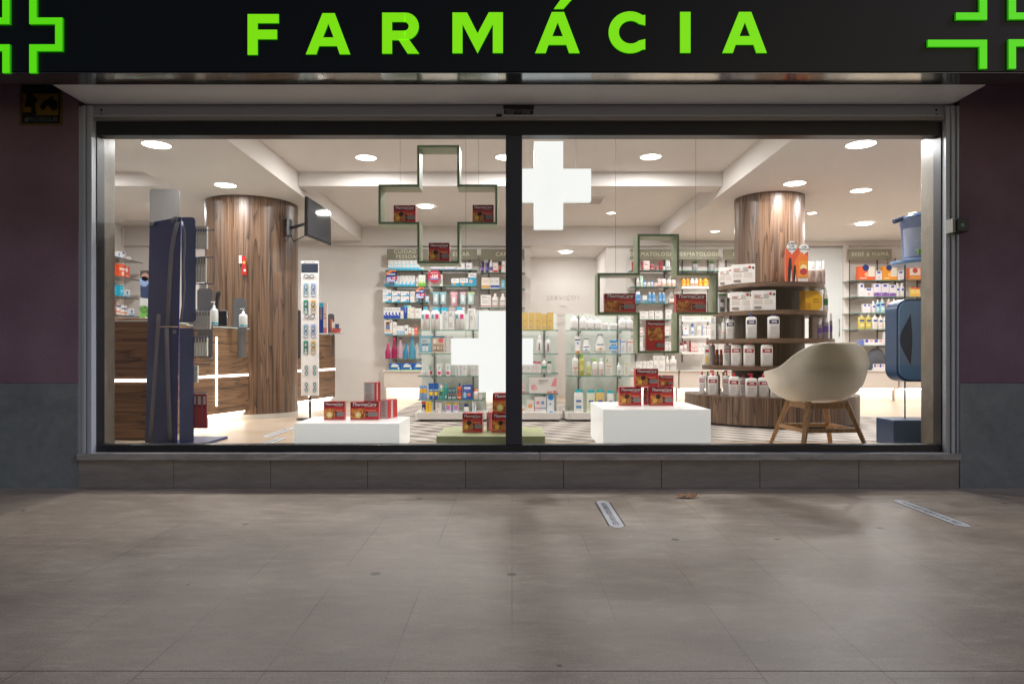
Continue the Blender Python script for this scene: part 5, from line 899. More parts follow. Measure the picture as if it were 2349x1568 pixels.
for cx, cz, rx_, rz_, tx in ((-x*.48, h_*1.06, x*.45, h_*.17, 'QUERES|LUZ|SOLAR?'), (x*.62, h_*1.0, x*.44, h_*.14, 'COM|PROTEÇÃO')):
    b = MB(); b.prism([(cx+rx_*math.cos(R(a)), cz+rz_*math.sin(R(a))) for a in range(0, 360, 12)], -.004, .001, M('ecebe9', .5)); b.prism([(cx-.01, cz-rz_*.9), (cx+.02, cz-rz_*.9), (cx, cz-rz_*1.35)], -.004, .001, M('ecebe9', .5))
    L = tx.split('|'); n = len(L)
    for i, s_ in enumerate(L): b.text(s_, (cx, -.0045, cz+(n-1)*rz_*.26-i*rz_*.52), rz_*.52, '2a2626', bold=.03, wide=.85)
    b.build('speech_bubble', t)
# ================================================================== WINDOW DISPLAY
# hanging frames
M_SAGE = M('929c78', .4); 
def cross_pts(xl, xr, zb_, zt, ax0, ax1, az0, az1):
    return [(ax0, zb_), (ax1, zb_), (ax1, az0), (xr, az0), (xr, az1), (ax1, az1), (ax1, zt), (ax0, zt), (ax0, az1), (xl, az1), (xl, az0), (ax0, az0)]
def green_cross(lab, X, Z, d, dep, cables):
    (xl, ax0, ax1, xr), (zt, az1, az0, zb_) = X, Z; o = at((xl+xr)/2, (zt+zb_)/2, d)
    f = lambda p: (at(p[0], p[1], d).x-o.x, at(p[0], p[1], d).z-o.z)
    P_ = [f((x, z)) for x, z in cross_pts(xl, xr, zb_, zt, ax0, ax1, az0, az1)]
    th = .0185; sg_ = [(1, 1), (-1, 1), (-1, 1), (-1, 1), (-1, -1), (-1, -1), (-1, -1), (1, -1), (1, -1), (1, -1), (1, 1), (1, 1)]
    In = [(x+s[0]*th, z+s[1]*th) for (x, z), s in zip(P_, sg_)]
    t = thing('green_cross_frame', lab, 'hanging display', (o.x, o.y, o.z))
    b = MB(); n = 12
    for i in range(n):
        j = (i+1) % n; A, B_, c, e_ = P_[i], P_[j], In[j], In[i]
        v = [(A[0], 0, A[1]), (B_[0], 0, B_[1]), (c[0], 0, c[1]), (e_[0], 0, e_[1])]; v += [(x, dep, z) for x, _, z in v]
        b.add(v, [(7, 6, 5, 4), (0, 4, 5, 1), (2, 6, 7, 3)], M_SAGE); b.add(v[:4], [(0, 1, 2, 3)], M('647a5c', .4))  # front faces: same paint, backlit shade put into a darker green
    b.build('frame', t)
    for cx, cy in cables:
        p = at(cx, cy, d+dep/2); b = MB(); b.tube([(p.x-o.x, dep/2, p.z-o.z), (p.x-o.x, dep/2, CH-o.z)], .0014, M('6f6a66', .4, .8), 6); b.build('cable', t)
    return t
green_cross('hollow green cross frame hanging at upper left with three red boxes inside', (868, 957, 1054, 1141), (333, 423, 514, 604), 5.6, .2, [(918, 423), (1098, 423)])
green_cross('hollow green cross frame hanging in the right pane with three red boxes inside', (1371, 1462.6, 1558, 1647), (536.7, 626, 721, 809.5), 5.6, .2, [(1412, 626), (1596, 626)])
def lightbox(n, c_, s_):
    m = bpy.data.materials.get(n)
    if m: return m
    m = bpy.data.materials.new(n); m.use_nodes = True; q = m.node_tree.nodes['Principled BSDF']
    q.inputs['Base Color'].default_value = (.12, .12, .12, 1); q.inputs['Roughness'].default_value = .3; q.inputs['Emission Color'].default_value = (*c_, 1); q.inputs['Emission Strength'].default_value = s_; return m
def lit_cross(lab, cx, cy, hw, hh, aw, ah, d, cables):
    c = at(cx, cy, d); s = d/F; t = thing('lit_cross', lab, 'light box', (c.x, c.y, c.z))
    P_ = cross_pts(-hw*s, hw*s, -hh*s, hh*s, -aw*s, aw*s, -ah*s, ah*s)
    LX = lightbox('lit_acrylic_face', (.97, .975, .95), 1.0); LXs = lightbox('lit_acrylic_edge', (.84, .90, .88), .85)
    b = MB(); b.prism(P_, 0, .07, LX, LXs); bev(b.build('diffuser', t), .004)
    for qx in cables:
        b = MB(); x = at(qx, 0, d).x-c.x; b.tube([(x, .035, ah*s), (x, .035, CH-c.z)], .0014, M('6f6a66', .4, .8), 6); b.build('cable', t)
lit_cross('large glowing white cross hanging right of the mullion near the ceiling', 1258.5, 424, 97.5, 100, 33.5, 37, 5.5, [1322])
lit_cross('glowing white cross hanging low, partly behind the window mullion', 1129, 806, 94, 93.5, 31, 30.5, 5.5, [1068])
# plinths
def plinth(name, lab, xl, xr, yt, df, db, m, bw=.012):
    z1 = at(0, yt, df).z; x0, x1 = at(xl, 0, df).x, at(xr, 0, df).x
    b = MB(); b.box(-(x1-x0)/2, (x1-x0)/2, 0, db-df, 0, z1-FL, m); o = bev(b.build(name, None, ((x0+x1)/2, df-DIST, FL)), .004); tag(o, lab, 'display plinth'); return z1
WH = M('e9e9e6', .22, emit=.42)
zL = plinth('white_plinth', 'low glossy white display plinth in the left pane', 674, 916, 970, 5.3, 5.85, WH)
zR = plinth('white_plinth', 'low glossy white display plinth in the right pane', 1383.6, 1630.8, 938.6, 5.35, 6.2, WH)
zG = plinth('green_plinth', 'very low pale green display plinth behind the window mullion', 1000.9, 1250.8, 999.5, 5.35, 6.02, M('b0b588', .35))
# red heat wrap boxes
def heat_box(name, w, h, d, loc, rz, lab, pic='flame', tall=False, back=False):
    b = MB(); x = w/2; RD = M('a81a2e', .3); RB = M('cc2632', .3); DR = M('861428', .3)
    b.box(-x, x, 0, d, 0, h, RD, side=RB, top=RB)
    k = lambda i: -.0005*i
    if back:
        b.box(-x, x*.98, k(1), 0, h*.02, h*.98, 'cfcac8')
        for i in range(13): b.box(-x*.7, x*(.7-.2*((i*5) % 3)), k(2), k(1), h*(.9-i*.064), h*(.925-i*.064), '8a8688')
    else:
        ty = .88 if tall else .86; th = h*(.09 if tall else .17)
        b.box(-x, x, k(1), 0, h*.70 if not tall else h*.82, h, DR); b.box(-x, x, k(1), 0, 0, h*.70 if not tall else h*.82, RB)
        b.text('ThermaCare', (-x*.03, k(2.5), h*ty), w*.168, 'e9dede', shear=.28, bold=.02)
        b.box(x*.1, x*.8, k(2), k(1), h*(.755 if not tall else .85), h*(.77 if not tall else .856), 'd8a8a8'); b.box(x*.0, x*.8, k(2), k(1), h*(.725 if not tall else .835), h*(.74 if not tall else .841), 'c89090')
        b.box(-x, x, k(2), k(1), h*.655, h*.665, 'd86a52')
        n0 = len(b.v); px0, px1, pz0, pz1 = (-x*.96, x*.06, h*.08, h*.62) if not tall else (-x*.8, x*.75, h*.34, h*.76)
        b.box(px0, px1, k(2), k(1), pz0, pz1, M_FLAME)
        if pic == 'person':
            hcx = px0+(px1-px0)*.62; b.disc((hcx, k(3.5), pz1-h*.12), h*.13, M('3a1c14', .4), 'y', 14); b.prism([(hcx-.0, pz0+.01), (px1, pz0+.01), (px1, pz1-h*.2), (hcx+h*.09, pz1-h*.12), (hcx, pz1-h*.25)], k(3), k(2), M('c07a48', .4)); b.disc((px0+(px1-px0)*.35, k(4), pz0+h*.2), h*.12, M('f0c052', .4), 'y', 14)
        elif pic == 'hand':
            for i in range(4): b.prism([(px0+(px1-px0)*(.12+.2*i), pz0+h*.25), (px0+(px1-px0)*(.26+.2*i), pz0+h*.25), (px0+(px1-px0)*(.28+.2*i), pz1-.004), (px0+(px1-px0)*(.15+.2*i), pz1-.004)], k(3), k(2), M('d98a4c', .4))
            b.disc(((px0+px1)/2, k(4), pz0+h*.2), h*.17, M('f4d888', .4), 'y', 16); b.disc(((px0+px1)/2, k(5), pz0+h*.2), h*.08, M('f6efc8', .4), 'y', 16)
        gx0, gx1, gz0, gz1 = (x*.1, x*.94, h*.2, h*.42) if not tall else (x*.0, x*.95, h*.12, h*.24)
        b.box(gx0, gx1, k(2), k(1), gz0, gz1, '9b9795'); b.box(gx0-w*.0, gx0+w*.085, k(3), k(2), gz0-.002, gz1+.004, '1e1c1e'); b.disc((gx0+w*.042, k(4), (gz0+gz1)/2), w*.022, 'd8d4d2', 'y', 12)
        for i in range(3): b.box(gx0+w*.12, gx1-w*.03, k(3), k(2), gz1-(gz1-gz0)*(.2+.25*i), gz1-(gz1-gz0)*(.13+.25*i), '6f6b6a')
        if not tall: b.box(x*.1, x*.85, k(2), k(1), h*.52, h*.55, 'e0b060'); b.box(x*.2, x*.8, k(2), k(1), h*.46, h*.48, 'dca0a0'); b.box(-x*.9, x*.9, k(2), k(1), h*.03, h*.05, 'd88'+'a8a')
    b.box(x, x+.0006, d*.35, d*.55, h*.03, h*.97, 'd8ccc8')
    o = b.build('heat_wrap_box', None, loc, rz); tag(o, lab, 'box', 'red heat wrap boxes in the window display'); return o
def hb(x0, x1, y0, y1, d, base, lab, dep=.07, rz=0, **k):
    p0, p1 = at(x0, y0, d), at(x1, y1, d); return heat_box('', p1.x-p0.x, p0.z-base, dep, ((p0.x+p1.x)/2, d-DIST, base+.0006), R(rz), lab, **k)
hb(743.3, 790.2, 920.8, 962.9, 5.55, zL, 'smaller red heat wrap box at the left on the left white plinth', pic='hand', rz=3)
hb(803.8, 868.1, 921.5, 963, 5.55, zL, 'wide red heat wrap box lying at centre of the left white plinth', pic='hand', dep=.1)
hb(872, 890, 917.5, 960, 5.66, zL, 'red heat wrap box standing behind the wide one on the left plinth', dep=.17, rz=-18, back=True)
zt = zL+at(0, 921.5, 5.55).z-zL+.002
heat_box('', .105, .155, .085, (at(848, 0, 5.62).x, 5.60-DIST, zt), R(-24), 'red heat wrap box showing its white printed back, standing on the wide one', back=True)
hb(1060.8, 1106, 948, 990.5, 5.60, zG, 'dark red heat wrap box at the left on the green plinth', pic='person', dep=.12, rz=-3)
hb(1116, 1122, 946, 984, 5.70, zG, 'red heat wrap box squeezed behind others on the green plinth', back=True, dep=.15, rz=-20)
hb(1128, 1190, 948, 991, 5.6, zG, 'red heat wrap box on the green plinth partly behind the mullion', pic='person', dep=.1)
zz = at(0, 948, 5.6).z+.002
hb(1130, 1192, 902, 948, 5.6, zz, 'bright red heat wrap box stacked on top beside the mullion', pic='hand', dep=.09)
hb(1421.2, 1471, 887.7, 930.5, 5.716, zR, 'lower left red heat wrap box on the right white plinth', pic='person', dep=.1, rz=-2)
hb(1476, 1486, 889, 926, 5.80, zR, 'narrow red heat wrap box side seen between two boxes on right plinth', dep=.1, rz=-12)
hb(1492, 1544.8, 888, 930.5, 5.716, zR, 'lower right red heat wrap box on the right white plinth', pic='person', dep=.1)
zz = at(0, 888, 5.716).z+.002
hb(1458, 1509.5, 845.6, 887.7, 5.73, zz, 'topmost red heat wrap box of the stack on the right plinth', pic='person', dep=.09)
hb(1511.5, 1545, 861, 888, 5.78, zz, 'small red heat wrap box on top at the right of the right plinth', pic='hand', dep=.08)
zz = at(0, 514, 5.6).z+.0195
hb(903, 953, 471, 0, 5.66, zz, 'dark red heat wrap box in left arm of the upper left green cross', pic='person', dep=.09, rz=-2); hb(1084, 1132, 470, 0, 5.66, zz, 'dark red heat wrap box in right arm of the upper left green cross', pic='person', dep=.09)
hb(983.5, 1031, 557, 0, 5.66, at(0, 604, 5.6).z+.0195, 'dark red heat wrap box in bottom arm of the upper left green cross', pic='person', dep=.09)
zz = at(0, 721, 5.6).z+.0195
hb(1387, 1457, 673, 0, 5.66, zz, 'wide dark red heat wrap box in left arm of the right green cross', dep=.07); hb(1551, 1620, 674, 0, 5.66, zz, 'wide dark red heat wrap box in right arm of the right green cross', dep=.07)
hb(1482, 1525, 734.3, 0, 5.66, at(0, 809.5, 5.6).z+.0195, 'upright dark red heat wrap box in bottom arm of the right green cross', dep=.06, tall=True)
# ================================================================== ARMCHAIR
ch = thing('armchair', 'white moulded plastic armchair with splayed oak legs behind the right pane', 'armchair', (at(1877, 0, 5.50).x, 5.52-DIST, FL), R(5))
# local frame: the chair faces +y, its back towards -y
def rim(phi):     # phi 0 = back centre, 180 = front; rim height and radius, through a smooth spline
    a = abs(((phi+180) % 360)-180)
    def ip(t):
        t = [(-t[1][0], t[1][1])]+t+[(360-t[-2][0], t[-2][1])]
        for k in range(1, len(t)-2):
            if t[k][0] <= a <= t[k+1][0]:
                (x0, y0), (x1, y1), (x2, y2), (x3, y3) = t[k-1:k+3]; u = (a-x1)/(x2-x1); m1, m2 = (y2-y0)/(x2-x0)*(x2-x1), (y3-y1)/(x3-x1)*(x2-x1)
                return (2*u**3-3*u*u+1)*y1+(u**3-2*u*u+u)*m1+(-2*u**3+3*u*u)*y2+(u**3-u*u)*m2
        return t[-1][1]
    H = ip([(0, .842), (30, .832), (52, .765), (74, .655), (92, .62), (107, .605), (118, .55), (131, .485), (152, .44), (180, .425)])
    Rr = ip([(0, .295), (35, .325), (65, .365), (92, .39), (112, .405), (130, .375), (155, .30), (180, .27)])
    return H, Rr
b = MB(); NP, NT = 96, 22; pts = []
for j in range(NT+1):
    t_ = j/NT
    for i in range(NP):
        phi = 360*i/NP; H, Rr = rim(phi); Hs = .385+ .012*math.cos(R(phi))
        # flat seat pan, tight curve, then rising wall with slight flare
        s = t_; r = Rr*(1-(1-min(1, s*1.32))**2.1) if s < 1/1.32 else Rr
        wallk = max(0, (s-.28)/.72); z = Hs+(H-Hs)*(wallk**1.35)
        r *= .78+.22*min(1, max(0, (z-Hs)/.24))**.7
        if t_ > .93: r += .010*((t_-.93)/.07)**1.5
        pts.append((math.sin(R(phi))*r, -math.cos(R(phi))*r, z-.03*max(0, 1-t_*2.4)))
fs = [(j*NP+i, (j+1)*NP+i, (j+1)*NP+(i+1) % NP, j*NP+(i+1) % NP) for j in range(1, NT) for i in range(NP)]
cidx = len(pts); pts.append((0, 0, pts[NP][2])); fs += [(cidx, NP+i, NP+(i+1) % NP) for i in range(NP)]
b.add(pts, fs, M('f4ebda', .38), True); o = b.build('seat_shell', ch); m_ = o.modifiers.new('s', 'SOLIDIFY'); m_.thickness = .009; m_.offset = 0
m_ = o.modifiers.new('ss', 'SUBSURF'); m_.levels = 1; m_.render_levels = 1
LT, LB = .155, .262
def taper(b, p, q, w0, w1, m):
    p, q = Vector(p), Vector(q); d = (q-p).normalized(); u = Vector((d.y, -d.x, 0)); u = u.normalized() if u.length > .01 else Vector((1, 0, 0)); v = d.cross(u); P_ = []
    for c, wd in ((p, w0), (q, w1)):
        for sx_, sy_ in ((-1, -1), (1, -1), (1, 1), (-1, 1)): P_.append(c+u*wd*sx_+v*wd*sy_*.8)
    b.add(P_, [(3, 2, 1, 0), (4, 5, 6, 7), (0, 1, 5, 4), (1, 2, 6, 5), (2, 3, 7, 6), (3, 0, 4, 7)], m)
for sx_ in (-1, 1):
    for sy_ in (-1, 1):
        b = MB(); taper(b, (sx_*LT, sy_*LT, .375), (sx_*LB, sy_*LB, 0), .023, .016, M_OAK); bev(b.build('leg', ch), .004)
q = LT+.004
for n_, z_, r_, hh in (('seat_rail', .345, q, .024), ('stretcher', .155, .216, .016)):
    for ang in (0, 90, 180, 270):
        b = MB(); b.T = Matrix.Rotation(R(ang), 4, 'Z'); b.box(-r_+.02, r_-.02, -r_-.008, -r_+.008, z_-hh, z_+hh, M_OAK); bev(b.build(n_, ch), .002)
for ang in (45,): 
    b = MB(); b.T = Matrix.Rotation(R(ang), 4, 'Z'); b.box(-.29, .29, -.009, .009, .142, .168, M_OAK); b.box(-.009, .009, -.29, .29, .1421, .1679, M_OAK)
# ================================================================== NAVY DISPLAY STAND (left)
NV = M('233264', .42); NVD = M('2c3458', .5)
nx = at(412, 0, 5.62).x; st = thing('display_stand', 'tall navy product stand seen from behind with grey straps and hanging packs', 'display stand', (nx, 5.62-DIST, FL))
def lw(px, py, d): p = at(px, py, d); return (p.x-nx, p.y-(5.62-DIST), p.z-FL)
def panel(pts, name, m=NV, th=.012):
    b = MB(); n = len(pts); v = [lw(*p) for p in pts]; v2 = [(x+.003, y+th, z) for x, y, z in v]
    b.add(v+v2, [tuple(range(n)), tuple(range(2*n-1, n-1, -1))]+[(i, i+n, (i+1) % n+n, (i+1) % n) for i in range(n)], m); return bev(b.build(name, st), .003)
def rnd(x0, y0, x1, y1, r, d0, d1, cor='1111'):     # rounded panel outline in photo pixels, depth varies linearly across x
    out = []; dd = lambda x: d0+(d1-d0)*(x-x0)/(x1-x0)
    for (cx, cy, a0), c_ in zip(((x0, y1, 180), (x1, y1, 270), (x1, y0, 0), (x0, y0, 90)), cor):
        if c_ == '0': out.append((cx, cy, dd(cx))); continue
        ux = cx+r if cx == x0 else cx-r; uy = cy-r if cy == y1 else cy+r
        for i in range(6): a = R(a0+18*i); out.append((ux+r*math.cos(a), uy-r*math.sin(a), dd(ux+r*math.cos(a))))
    return out
panel([(338, 748, 5.80), (409, 748, 5.62), (414, 497, 5.62), (343, 510, 5.80)], 'back_panel')
panel([(332, 1030, 5.80), (405, 1030, 5.62), (409, 750, 5.62), (338, 750, 5.80)], 'back_panel')
panel(rnd(416, 498, 447, 738, 8, 5.62, 5.70, '0110'), 'side_panel', NVD); panel(rnd(411, 752, 443, 1017, 7, 5.62, 5.70, '1110'), 'side_panel', NVD)
b = MB(); b.tube([lw(414, 502, 5.615), lw(409.5, 745, 5.615), lw(406, 1015, 5.615)], .0045, M('27348c', .2), 8); b.build('edge_trim', st)
GS = M('77757f', .5)
def strap(pl, wpx, d=5.60):
    b = MB(); v = []
    for x, y in pl: v += [lw(x-wpx/2, y, d+.18*(412-x)/72*.9), lw(x+wpx/2, y, d+.18*(412-x)/72*.9)]
    b.add(v, [(2*i, 2*i+2, 2*i+3, 2*i+1) for i in range(len(pl)-1)], GS, True); o = b.build('strap', st); s_ = o.modifiers.new('s', 'SOLIDIFY'); s_.thickness = .002
sm = lambda L, n=5: L
strap([(408, 508), (399, 540), (393, 580), (389, 640), (386, 700), (384, 748)], 10, 5.585); strap([(382, 752), (383, 800), (385, 870), (388, 950), (391, 1015)], 10, 5.585)
strap([(417, 508), (423, 530), (424, 560), (421, 610), (423, 660), (419, 700), (414, 740)], 5, 5.60); strap([(364, 720), (362, 750), (356, 850), (348, 960), (344, 1015)], 9, 5.57)
for x, y in ((349, 512), (398, 503), (405, 500), (402, 760)):
    b = MB(); p = lw(x, y, 5.60+.18*(412-x)/72); b.box(p[0]-.018, p[0]+.014, p[1]-.012, p[1]+.02, p[2]-.02, p[2]+.01, M('8d8f98', .2, trans=.3)); bev(b.build('clip', st), .003)
b = MB(); p, q_ = lw(400, 1017, 5.75), lw(487, 1013, 5.75); b.box(p[0], q_[0], -.05, .45, 0, .022, NV); bev(b.build('foot_plate', st), .006)
# hooks and hanging packs
def hooks(cr, y, x0, x1, d=5.72):
    b = MB(); a, c = at(*cr(x0, y), d), at(*cr(x1, y), d); b.tube([(a.x-nx, d-5.62, a.z-FL), (c.x-nx, d-5.62, c.z-FL)], .004, M('2a3274', .3), 6); b.tube([(c.x-nx, d-5.62, c.z-FL), (c.x-nx, d-5.62-.02, c.z-FL+.004)], .004, M('2a3274', .3), 6); b.build('hook', st)
for y in (185, 540, 885): hooks(cH, y, 1140, 1435)
hooks(cH, 1222, 1120, 1400); hooks(cI, 592, 60, 245); hooks(cI, 838, 60, 245); hooks(cI, 1095, 60, 215)
def packs(cr, xs_, y0, y1, desc, cols, where):
    for i, (x0, x1) in enumerate(xs_):
        dd = 5.735; p0, p1 = at(*cr(x0, y0), dd), at(*cr(x1, y1), dd); w_, h_ = (p1.x-p0.x)*.9, p0.z-p1.z
        def mk():
            b = MB(); b.box(-w_/2, w_/2, -.012, .012, 0, h_, M(cols[0], .3)); b.box(-w_*.3, w_*.3, -.0126, -.012, h_*.7, h_*.93, cols[1]); b.box(-w_*.32, w_*.32, -.0126, -.012, h_*.05, h_*.6, cols[2])
            for q in range(4): b.box(-w_*.24, w_*.22, -.0132, -.0126, h_*(.74+q*.045), h_*(.76+q*.045), '6a6468')
            return b
        o = shared(('pk', round(w_, 3), round(h_, 3), desc), mk, 'hanging_pack', None, ((p0.x+p1.x)/2, dd-DIST, p1.z)); reg(o, desc, 'pack', where)
packs(cH, [(1200+31*i, 1230+31*i) for i in range(5)], 140, 432, 'slim white brush pack', ('c4c0ba', 'aaa6a2', 'dad6d0'), 'top hook of the navy stand')
packs(cH, [(1196+36*i, 1230+36*i) for i in range(4)], 530, 865, 'tall slim white brush pack', ('bdb8b0', '8f8a86', 'd6d0c8'), 'second hook of the navy stand')
packs(cH, [(1250+34*i, 1282+34*i) for i in range(3)], 880, 945, 'short white pack', ('d6d0ca', 'c0bab4', 'e0dcd6'), 'third hook of the navy stand')
packs(cH, [(1170+38*i, 1206+38*i) for i in range(6)], 1235, 1472, 'white brush pack', ('ccc8c4', '8d8a88', 'bcb9b6'), 'fourth hook of the navy stand')
packs(cI, [(88+26*i, 112+26*i) for i in range(5)], 585, 765, 'white pack with dark top', ('d8d4cc', '6a4a46', 'e6e4dc'), 'fifth hook of the navy stand')
packs(cI, [(84+24*i, 106+24*i) for i in range(2)], 850, 1005, 'grey white pack', ('ccc8c4', '9d9a98', 'bcb9b6'), 'sixth hook of the navy stand')
packs(cI, [(78, 122), (124, 168), (170, 215)], 1108, 1420, 'dark red brush pack', ('7c2430', 'cfc6c4', '98303c'), 'lowest hook of the navy stand')
# ================================================================== BLUE STAND (right)
BL = M('5a7ea8', .3); BLD = M('2c4a6e', .3)
bx = at(2090, 0, 5.7).x; bs = thing('blue_stand', 'blue promotional stand with tub, rounded case and box at the right jamb', 'display stand', (bx, 5.7-DIST, FL))
def hz_at(cy, d=5.7): return at(0, cG(0, cy)[1], d).z-FL
def hx_at(cx, d=5.7): return at(cG(cx, 0)[0], 0, d).x-bx
z_a, z_b = hz_at(480), hz_at(150); cx_ = hx_at(618)
b = MB(); b.loft([(z_a+.015, .118, .118, 2), (z_b-.05, .135, .135, 2), (z_b-.048, .14, .14, 2), (z_b, .142, .142, 2)], M('6f7fa8', .4), 36, cx=cx_); b.build('tub', bs)
b = MB(); b.loft([(z_a+.03, .121, .121, 2), (z_b-.085, .1335, .1335, 2)], M('9aa3bb', .45), 36, 180, 360, cap=False, cx=cx_)
for i in range(7): b.text(['AJUDE', 'RECICLE', 'AS SUAS', 'EMBALAGENS', 'DE', 'MEDICAMENTOS', 'AQUI'][i], (cx_-.028, -.137+.002*i, z_b-.12-i*.031), .024, 'd5dae6', bold=.02)
b.box(cx_-.08, cx_-.045, -.128, -.120, z_a+.045, z_a+.082, '6fae3a'); b.build('label', bs)
b = MB(); b.loft([(z_a-.03, .20, .20, 2), (z_a, .21, .21, 2), (z_a+.014, .13, .13, 2)], BL, 40, cx=cx_); b.build('flange', bs)
b = MB(); b.loft([(z_b+.001, .145, .145, 2), (z_b+.012, .145, .145, 2), (z_b+.05, .05, .05, 2)], M('3a5478', .35), 36, cx=cx_); b.tube([(cx_-.12, 0, z_b+.01), (cx_-.21, 0, z_b-.022)], .02, M('33486e', .3), 10); b.build('lid', bs)
b = MB(); px_ = hx_at(525); b.tube([(px_, .03, .0), (px_, .03, z_a)], .006, M('3a4258', .3, .4), 10); b.build('pole', bs)
# rounded case
ca, cb_, czt, czb = hx_at(400), hx_at(760), hz_at(780), hz_at(1420); W2, H2 = (cb_-ca), (czt-czb); mx, mz = (ca+cb_)/2, (czt+czb)/2
def rr(w_, h_, r_, n=8):
    out = []
    for cx2, cz2, a0 in ((w_/2-r_, -h_/2+r_, 270), (w_/2-r_, h_/2-r_, 0), (-w_/2+r_, h_/2-r_, 90), (-w_/2+r_, -h_/2+r_, 180)):
        for i in range(n+1): a = R(a0+90*i/n); out.append((mx+cx2+r_*math.cos(a), mz+cz2+r_*math.sin(a)))
    return out
b = MB(); b.prism(rr(W2, H2, .10), -.08, .09, BLD); bev(b.build('case', bs), .012, 3)
b = MB(); b.prism([(x if x < mx else min(x, hx_at(585)), z) for x, z in rr(W2-.03, H2-.035, .085)], -.095, -.081, M('6f97c2', .1)); bev(b.build('front_panel', bs), .004)
lx = hx_at(500); zt_, zb_ = hz_at(895), hz_at(1295); L_, R_ = [], []
for i in range(15):
    u = i/14; z = zb_+(zt_-zb_)*u; wv = math.sin(math.pi*u)**1.4; L_.append((lx-.085*wv-.001, z)); R_.append((lx+.012*wv+.002, z))
b = MB(); b.prism([(lx, zb_)]+R_[1:-1]+[(lx, zt_)]+L_[1:-1][::-1], -.0975, -.0951, M('123a5c', .35)); b.build('recess', bs)
b = MB(); x_ = hx_at(620); b.box(x_-.02, x_+.06, -.089, -.0805, hz_at(1350), hz_at(1150), M('d9d6d0', .4)); b.box(x_-.025, x_+.06, -.091, -.0895, hz_at(1150), hz_at(1115), M('c8a070', .4)); b.build('leaflet_holder', bs)
zb0 = at(0, 962, 5.6).z-FL; b = MB(); b.box(at(2050, 0, 5.55).x-bx, at(2050, 0, 5.55).x-bx+.34, -.15, .12, 0, zb0, M('4c6280', .3), side=M('2b3f5e', .3)); bev(b.build('base_box', bs), .006)
# ================================================================== TELEVISION
tv = thing('television', 'flat black television on a bracket mounted on the thick wooden column', 'television', (at(731, 0, 8.0).x, 8.0-DIST, at(0, 508, 8.0).z))
tv.rotation_euler = (R(0), 0, R(52)); 
A0, A1, B0, B1 = at(705, 450, 7.72), at(704, 541, 7.72), at(760, 563, 8.3), at(759, 485, 8.3)
tv.rotation_euler = (0, 0, 0); o3 = tv.location
def poly3(pts, th, m, name, par, nrm):
    b = MB(); n = len(pts); v = [Vector(p)-o3 for p in pts]; v2 = [x+Vector(nrm)*th for x in v]
    b.add(v+v2, [tuple(range(n)), tuple(range(2*n-1, n-1, -1))]+[(i, i+n, (i+1) % n+n, (i+1) % n) for i in range(n)], m); return bev(b.build(name, par), .006)
nrm = (B1-A0).cross(A1-A0).normalized(); nrm = nrm if nrm.x < 0 else -nrm
poly3([A0, A1, B0, B1], .035, M('19191b', .12), 'body', tv, nrm)
poly3([A0+(B1-A0)*.03+(A1-A0)*.03-nrm*.002, A1+(B0-A1)*.03+(A0-A1)*.05-nrm*.002, B0+(A1-B0)*.03+(B1-B0)*.05-nrm*.002, B1+(A0-B1)*.03+(B0-B1)*.03-nrm*.002], .001, M('3a3c40', .06), 'screen', tv, nrm)
b = MB(); c0 = (A0+A1+B0+B1)/4-o3; cs = Vector((xcL+.50, 8.2-DIST, at(0, 520, 8.1).z))-o3
b.tube([c0+nrm*.03, cs+(c0-cs)*.5+Vector((0, -.06, 0)), cs], .018, M('1c1c1e', .4), 8); b.box(cs.x-.04, cs.x+.02, cs.y-.08, cs.y+.08, cs.z-.1, cs.z+.1, M('1c1c1e', .4)); b.tube([c0+nrm*.04+Vector((0, 0, -.08)), cs+Vector((.06, -.05, -.17)), cs+Vector((.0, 0, -.06))], .006, M('111112', .4), 8)
b.box(c0.x-.1, c0.x-.04, c0.y-.05, c0.y+.05, c0.z-.05, c0.z+.04, M('77787c', .3, .6)); b.build('wall_bracket', tv)
# ================================================================== SPECTACLE STAND
ZP = 7.86; sc_ = ZP/F
def Pi(x, y, d=ZP): p = at(*cI(x, y), d); return p
sp0 = Pi(1145, 560); ss = thing('spectacle_stand', 'tall white panel stand holding reading glasses beside the thick column', 'display stand', (sp0.x, ZP-DIST, FL))
x0, x1 = Pi(1066, 0).x-sp0.x, Pi(1224, 0).x-sp0.x; zt_ = at(0, c5(0, 240)[1], ZP).z-FL; zb_ = Pi(0, 1125).z-FL
b = MB(); b.box(x0, x1, 0, .03, zb_, zt_, M('e3dfdc', .35)); b.box(x0+.003, x1-.003, -.0006, 0, at(0, c5(0, 318)[1], ZP).z-FL, at(0, c5(0, 258)[1], ZP).z-FL, '262d3f'); b.text('ROTAÇÃO', ((x0+x1)/2, -.001, zt_-.022), .028, '8d8b90', bold=.02); bev(b.build('panel', ss), .003)
b = MB(); b.tube([(.0, .015, 0), (.0, .015, zb_)], .013, M('2c2a2b', .4), 12); b.build('pole', ss)
b = MB(); b.loft([(0, .15, .15, 2), (.012, .14, .14, 2), (.02, .03, .03, 2)], M('2c2a2b', .4), 32); b.build('foot', ss)
